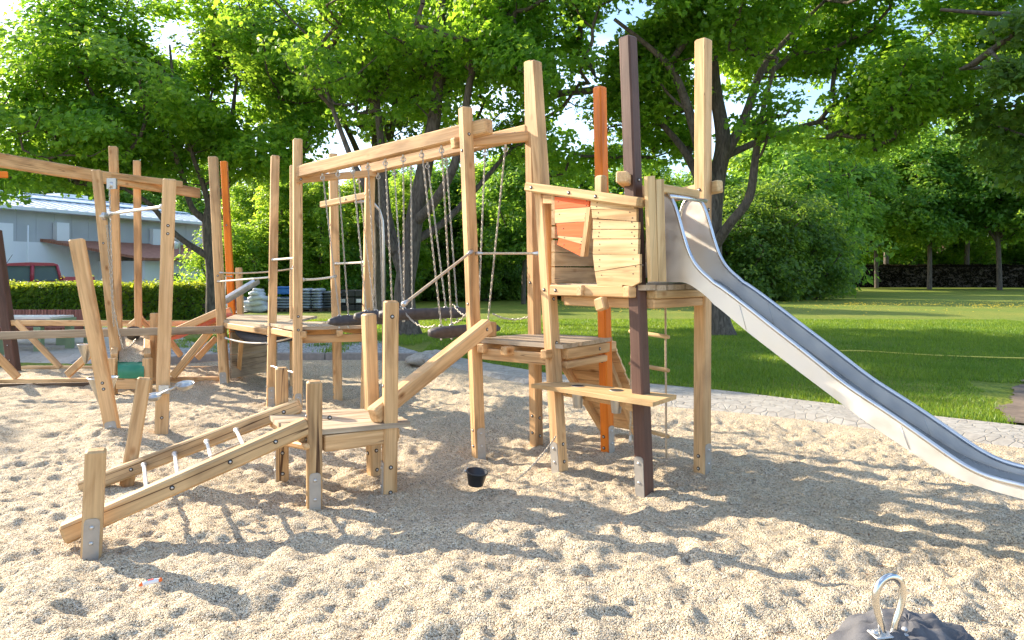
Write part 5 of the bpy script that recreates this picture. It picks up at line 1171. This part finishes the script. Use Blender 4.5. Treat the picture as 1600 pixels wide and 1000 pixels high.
mb = MB(); mb.add([(2.2,.28,3.28),(14.6,.28,3.28),(14.6,-3.4,2.35),(5.2,-3.4,2.35),(2.2,.28,3.14),(14.6,.28,3.14),(14.6,-3.4,2.21),(5.2,-3.4,2.21)], [(0,1,2,3),(7,6,5,4),(3,2,6,7),(0,3,7,4),(1,0,4,5),(2,1,5,6)][0:6]); mb.build("canopy_roof", M_TILE, HB, MBld, label="red-brown tiled lean-to roof")
mb = MB(); mb.box((5.6,-3.0,-.2),(14.3,.29,2.2)); mb.build("annex_wall", M_WHITEW, HB, MBld)
for u0, u1, z0, z1 in ((7.5,8.1,.6,1.5),(12.0,13.6,.2,2.0)):
    mb = MB(); mb.box((u0,-3.06,z0),(u1,-3.005,z1)); wf = mb.build("window", M_BLUEF, HB, MBld); mb = MB(); mb.box((u0+.08,-3.075,z0+.08),(u1-.08,-3.062,z1-.08)); mb.build("pane", M_WHITEW if u1 > 13 else M_GLASS, wf, MBld)
mb = MB(); mb.tube([(1.3,-.05,0),(1.3,-.05,3.9)], .04, 8); mb.build("downpipe", M_WHITEW, HB, MBld)
# low white annex far right behind maple trunk
HB2 = empty("outbuilding", (-16.5,46,0), "low white outbuilding with blue windows seen behind the slim orange post", "building")
mb = MB(); mb.box((-17.8,46,-.2),(-12.6,52,2.2)); mb.v = [tuple(Vector(v)-V(-16.5,46,0)) for v in mb.v]; mb.build("wall", M_WHITEW, HB2, Matrix.Translation((-16.5,46,0)))
mb = MB(); mb.box((-18.1,45.6,2.2),(-12.3,52.3,2.5)); mb.v = [tuple(Vector(v)-V(-16.5,46,0)) for v in mb.v]; mb.build("roof", M_GREYW, HB2, Matrix.Translation((-16.5,46,0)))
for x0 in (-17.2,-16.0,-14.3):
    mb = MB(); mb.box((x0,45.94,.7),(x0+.6,45.995,1.6)); mb.v = [tuple(Vector(v)-V(-16.5,46,0)) for v in mb.v]; mb.build("window", M_BLUEF, HB2, Matrix.Translation((-16.5,46,0)))
# lamp beside the hall
LPp = Z(281, 0, 36); LM = empty("street_lamp", LPp, "small globe street lamp on a thin pole by the hall canopy", "street lamp")
mb = MB(); mb.tube([(0,0,0),(0,0,3.0),(-.05,0,3.2),(-.16,0,3.25),(-.2,0,3.1)], .035, 8); mb.build("pole", M_STEEL, LM, Matrix.Translation(LPp))
mb = MB(); mb.lathe([(.03,3.1),(.16,3.0),(.17,2.86),(.1,2.74),(.02,2.72)], 14); mb.build("lamp_globe", simple("frosted_glass", (.75,.75,.74), .3), LM, Matrix.Translation(LPp+V(-.2,0,0)))
# far house behind right hedge
HS = empty("house", (48,96,0), "pale house with terracotta roof glimpsed through trees above the far dark hedge", "house")
Mh = Matrix.Translation((48,96,0)); M_TERR = simple("terracotta", (.50,.26,.17), .8, 0, .2, 2); M_CREAM = simple("cream_wall", (.62,.52,.42), .8)
mb = MB(); mb.box((-14,0,-.2),(26,9,3.4)); mb.build("wall", M_CREAM, HS, Mh)
mb = MB(); mb.add([(-15,-1,3.3),(27,-1,3.3),(27,10,3.3),(-15,10,3.3),(-12,4.5,6.2),(24,4.5,6.2)], [(0,1,5,4),(1,2,5),(2,3,4,5),(3,0,4),(3,2,1,0)]); mb.build("roof", M_TERR, HS, Mh)
for x0 in (-10,-4,2,9,16): mb = MB(); mb.box((x0,-.05,1.2),(x0+1.6,-.003,2.6)); mb.build("window", M_GLASS, HS, Mh)

# ================================================================= pickup
def pickup():
    o = V(-20.0,29.9,0); T = empty("pickup_truck", o, "dark red crew-cab pickup parked behind the hedge by the hall", "pickup truck"); rz_ = math.radians(48)
    M = Matrix.Translation(o) @ Matrix.Rotation(rz_, 4, 'Z')
    red = simple("dark_red_paint", (.36,.035,.06), .3, 0, .04, 2, spec=.6); gl = simple("truck_glass", (.11,.15,.17), .05, 0, .1, 1, spec=.9); ty = simple("tyre", (.03,.03,.03), .8)
    W2 = .85   # local x forward = -X (drives left)
    lower = [(-2.5,.45),(-2.52,.85),(-2.35,1.08),(-1.55,1.18),(-.0,1.22),(1.30,1.22),(1.32,1.40),(2.5,1.40),(2.52,.45)]
    mb = MB(); n = len(lower)
    mb.add([(x,-W2,z) for x, z in lower]+[(x,W2,z) for x, z in lower], [tuple(range(n)), tuple(range(2*n-1,n-1,-1))]+[(i, n+i, n+(i+1) % n, (i+1) % n) for i in range(n)]); body = mb.build("body", red, T, M)
    # cab frame: roof, pillars
    cab_b = [(-1.55,1.18),(1.30,1.22)]; rf = [(-.72,1.86),(-.55,1.95),(.2,1.99),(1.0,1.97),(1.14,1.92)]
    mb = MB(); t_ = .70
    prof = [(-.78,1.84)]+rf[1:]+[(1.18,1.86)]
    k = len(prof); mb.add([(x,-t_-.04,z) for x, z in prof]+[(x,t_+.04,z) for x, z in prof], [tuple(range(k)), tuple(range(2*k-1,k-1,-1))]+[(i, k+i, k+(i+1) % k, (i+1) % k) for i in range(k)]); mb.build("cab_roof", red, T, M)
    for s in (-1, 1):
        for a, b, r_ in (((-1.5,1.18),(-.75,1.86),.055),((.22,1.2),(.26,1.88),.075),((1.27,1.2),(1.14,1.88),.06)):
            mb = MB(); mb.tube([(a[0], s*(W2-.06), a[1]), (b[0], s*(t_), b[1])], r_, 6); mb.build("pillar", red, T, M)
        for poly in ([(-1.36,1.22),(.18,1.24),(.20,1.84),(-.70,1.84)], [(.30,1.24),(1.22,1.24),(1.12,1.84),(.34,1.85)]):
            mb = MB(); mb.add([(x, s*(W2-.075-(z-1.2)*.2), z) for x, z in poly], [(0,1,2,3)]); mb.build("side_window", gl, T, M)
    mb = MB(); mb.add([(-1.50,-.74,1.2),(-1.50,.74,1.2),(-.76,.66,1.86),(-.76,-.66,1.86)], [(0,1,2,3)]); mb.build("windscreen", gl, T, M)
    mb = MB(); mb.add([(1.28,-.74,1.22),(1.28,.74,1.22),(1.15,.66,1.86),(1.15,-.66,1.86)], [(0,1,2,3)]); mb.build("rear_window", gl, T, M)
    for x in (-1.65, 1.6):
        for s in (-1, 1):
            Mw = M @ frame(V(x, s*.80, .34), V(0,s,0), V(0,0,1)); mb = MB(); mb.lathe([(.2,-.1),(.32,-.1),(.34,-.06),(.34,.06),(.32,.1),(.2,.1)], 24); wh = mb.build("wheel", ty, T, Mw)
            mb = MB(); mb.lathe([(.0,.07),(.19,.085),(.2,.105)], 20, 0, None, False); mb.build("rim", M_STEEL, wh, Mw)
    for s in (-1, 1): mb = MB(); mb.box((-2.53,s*.62-.16,.72),(-2.40,s*.62+.16,.92), 0, None, .02); mb.build("headlight", M_STEEL, T, M)
    mb = MB(); mb.tube([(-.5,-.2,1.95),(-.3,-.2,2.3)], .01, 5); mb.build("aerial", M_BLACK, T, M)
    for x in (-.35,.72):
        mb = MB()
        for s in (-.38, .38): mb.box((x, s-.2, 1.1),(x+.14, s+.2, 1.55), 0, None, .04); mb.box((x+.02, s-.11, 1.56),(x+.12, s+.11, 1.74), 0, None, .03)
        mb.build("seats", M_BLACK, T, M)
pickup()

# ================================================================= table and bench
M_SAGE = simple("sage_green_steel", (.20,.27,.15), .5, 0, .06, 3); M_SLAT = None
def slatm():
    m, nt, b = newmat("red_slats"); L = nt.links.new; t = N(nt, "ShaderNodeTexCoord"); w = N(nt, "ShaderNodeTexNoise", i_Scale=18, i_Detail=1); mpn = N(nt, "ShaderNodeMapping"); mpn.inputs[3].default_value = (1,0,0); L(t.outputs["Object"], mpn.inputs[0]); L(mpn.outputs[0], w.inputs["Vector"])
    L(ramp(nt, [(.35,(.16,.05,.035)),(.65,(.40,.15,.10))], w.outputs["Fac"]), b.inputs["Base Color"]); b.inputs["Roughness"].default_value = .6; return m
M_SLAT = slatm(); M_TOP = simple("pale_table_top", (.66,.60,.54), .5)
TB = empty("picnic_table", (-8.8,14.6,0), "long low table with pale top and sage green steel frame on the paving", "table")
mb = MB(); mb.box((-12.2,14.0,.70),(-8.78,14.75,.74)); mb.v = [tuple(Vector(v)-V(-8.8,14.6,0)) for v in mb.v]; Mt = Matrix.Translation((-8.8,14.6,0)); mb.build("tabletop", M_TOP, TB, Mt)
def rbox(nm, a, b, mat, par, o=V(-8.8,14.6,0), c=0.0, **t): mb = MB(); mb.box(a, b, 0, None, c); mb.v = [tuple(Vector(v)-o) for v in mb.v]; return mb.build(nm, mat, par, Matrix.Translation(o), **t)
rbox("end_panel", (-8.86,13.98,.58), (-8.74,14.77,.698), M_SAGE, TB); rbox("apron", (-12.2,14.02,.56),(-8.87,14.06,.69), M_BROWN, TB)
rbox("leg", (-8.86,14.58,.0),(-8.74,14.70,.575), M_SAGE, TB); rbox("leg", (-9.12,14.02,.0),(-8.98,14.14,.555), M_SAGE, TB)
TB2 = empty("bench", (-9.35,13.5,0), "low dark-seated bench with sage green legs in front of the long table", "bench"); ob_ = V(-9.35,13.5,0)
rbox("seat", (-12.5,13.3,.42),(-9.3,13.62,.47), M_BROWN, TB2, ob_); rbox("leg", (-9.48,13.3,.0),(-9.3,13.55,.415), M_SAGE, TB2, ob_); rbox("leg", (-10.9,13.3,.0),(-10.8,13.55,.415), M_SAGE, TB2, ob_)
BN = empty("slatted_bench", (-9.0,15.8,0), "high-backed bench with vertical red-brown slats and sage green ends in front of the hedge", "bench"); ob_ = V(-9.0,15.8,0)
mb = MB()
for i in range(58): mb.box((-12.9+i*.066,15.62,.28),(-12.9+i*.066+.054,15.66,.80))
mb.v = [tuple(Vector(v)-ob_) for v in mb.v]; mb.build("backrest", M_SLAT, BN, Matrix.Translation(ob_))
rbox("seat", (-12.9,15.18,.40),(-9.08,15.60,.45), M_SLAT, BN, ob_); rbox("end_frame", (-9.07,15.58,.0),(-9.0,15.72,.81), M_SAGE, BN, ob_); rbox("leg", (-9.42,15.2,.0),(-9.08,15.28,.395), M_SAGE, BN, ob_); rbox("leg", (-12.0,15.2,.0),(-11.8,15.28,.395), M_SAGE, BN, ob_)

# ================================================================= pallets of bags
M_BAG = simple("silver_plastic_bag", (.30,.34,.42), .32, 0, .35, 5, .4); M_BAGD = simple("grey_plastic_bag", (.12,.135,.16), .4, 0, .3, 5, .4); M_BAGW = simple("white_plastic_bag", (.60,.62,.66), .3, 0, .2, 6, .5); M_BLUE = simple("blue_plastic", (.03,.16,.55), .4)
M_PALL = simple("pallet_wood", (.12,.09,.07), .8)
def bagshape(w, d, h, seed):
    vs_ = []; fs = []; n, m_ = 20, 10; r = random.Random(seed); ph = r.uniform(0, 6)
    for j in range(m_+1):
        th = math.pi*j/m_
        for i in range(n):
            a = 2*math.pi*i/n; sx = math.copysign(abs(math.cos(a))**.45, math.cos(a)); sy = math.copysign(abs(math.sin(a))**.45, math.sin(a)); st = math.sin(th)**.55
            vs_.append((w/2*sx*st*(1+.03*math.sin(5*a+ph)), d/2*sy*st*(1+.03*math.cos(4*a+ph)), h/2*math.cos(th)*(1+.12*math.sin(3*a+ph))))
    for j in range(m_):
        for i in range(n): i2 = (i+1) % n; fs.append((j*n+i, (j+1)*n+i, (j+1)*n+i2, j*n+i2))
    return vs_, fs
def bag_stack(px0, px1, rows, mat, label, Yd=29.5, cat_="pallet of bags", wrap=None):
    x0, x1 = (px0-800)*Yd/F, (px1-800)*Yd/F; cx = (x0+x1)/2; T = empty("bag_pallet", (cx, Yd, 0), label, cat_, "pallets and stacks on the lawn"); o = V(cx, Yd, 0)
    mb = MB()
    for dz in (.04, .13): mb.box((x0-cx,-.5,dz-.015),(x1-cx,.5,dz+.015))
    for xx in (x0-cx+.03, -.05, x1-cx-.13): mb.box((xx,-.48,.056),(xx+.1,.48,.114))
    mb.build("pallet", M_PALL, T, Matrix.Translation(o))
    for k in range(rows):
        for c in range(2 if x1-x0 > .7 else 1):
            nc = 2 if x1-x0 > .7 else 1; w_ = (x1-x0)/nc; vs_, fs = bagshape(w_*1.02, 1.0, .135, k*3+c+int(px0)); MB().add(vs_, fs, 0, True).build("bag", mat, T, Matrix.Translation(o+V(x0-cx+w_*(c+.5)+random.uniform(-.02,.02), random.uniform(-.03,.03), .205+k*.112)))
    return T
bag_stack(474, 506, 7, M_BAG, "tall shiny stack of silver bags, middle of the row on the lawn")
bag_stack(433, 458, 4, M_BAG, "lower stack of pale bags topped by a blue crate", 29.6)
rb = empty("blue_crate", Z(445, .74, 29.6), "bright blue crate on top of the lower bag stack", "crate"); o_ = Z(445,.74,29.6)
mb = MB(); mb.box((-.33,-.45,-.02),(.33,.45,.22), 0, None, .03); mb.build("crate_body", M_BLUE, rb, Matrix.Translation(o_))
mb = MB(); mb.box((-.35,-.47,.221),(.35,.47,.27), 0, None, .01); mb.build("rim", M_BLUE, rb, Matrix.Translation(o_))
bag_stack(506, 532, 6, M_BAGD, "dark grey wrapped stack right beside the tall silver bags", 29.8)
def crates(px0, px1, nx, nz, h, label, marks, Yd=30.3):
    x0, x1 = (px0-800)*Yd/F, (px1-800)*Yd/F; cx = (x0+x1)/2; T = empty("crate_stack", (cx, Yd, 0), label, "stack of crates", "pallets and stacks on the lawn"); o = Matrix.Translation((cx,Yd,0)); w_ = (x1-x0)/nx
    for i in range(nx):
        for k in range(nz):
            mb = MB(); z0 = .02+k*h; xa = x0-cx+i*w_; mb.box((xa+.01,-.4,z0),(xa+w_-.01,.4,z0+h-.03), 0, None, .015)
            for q in range(3): mb.box((xa+.03,-.415,z0+.03+q*h*.28),(xa+w_-.03,-.401,z0+.05+q*h*.28))
            cr_ = mb.build("crate", M_BLACK, T, o)
            if (i, k) in marks: mb = MB(); mb.box((xa+.06,-.421,z0+.05),(xa+w_-.06,-.4165,z0+.05+h*.5)); mb.build("paper_label", M_WHITEP, cr_, o)
crates(533, 570, 3, 3, .29, "black plastic crates with two white labels, right end of the row", {(0,1),(2,1)})
crates(571, 600, 2, 3, .28, "black plastic crates behind the leaning short post, furthest right", set(), 31)
def heap(px, Yd, parts, mat, label, cat_):
    o = Z(px, 0, Yd); T = empty("bag_heap", o, label, cat_, "pallets and stacks on the lawn")
    for i, (dx, dz, w_, h) in enumerate(parts):
        vs_, fs = bagshape(w_, .8, h, i*5+int(px)); r = random.Random(i+int(px)); vs_ = [(x+.03*math.sin(9*z+7*y), y, z+.03*math.sin(8*x+5*y+i)) for x, y, z in vs_]
        MB().add(vs_, fs, 0, True).build("bag", mat, T, Matrix.Translation(o+V(dx, r.uniform(-.1,.1), dz)))
heap(402, 29, [(0,.16,1.0,.34),(-.05,.38,.85,.28),(.08,.58,.66,.24),(.02,.75,.46,.2),(.06,.88,.22,.16)], M_BAGW, "white crumpled heap of plastic bags left of the deck posts", "heap of bags")
heap(366, 30, [(0,.2,1.5,.42),(.1,.46,1.1,.3)], M_BAGD, "low grey covered heap behind the slim orange post", "covered heap")
heap(344, 29, [(0,.2,.7,.3),(.05,.34,.5,.2)], M_BAGW, "small white bag heap furthest left, behind the steel chute", "heap of bags")
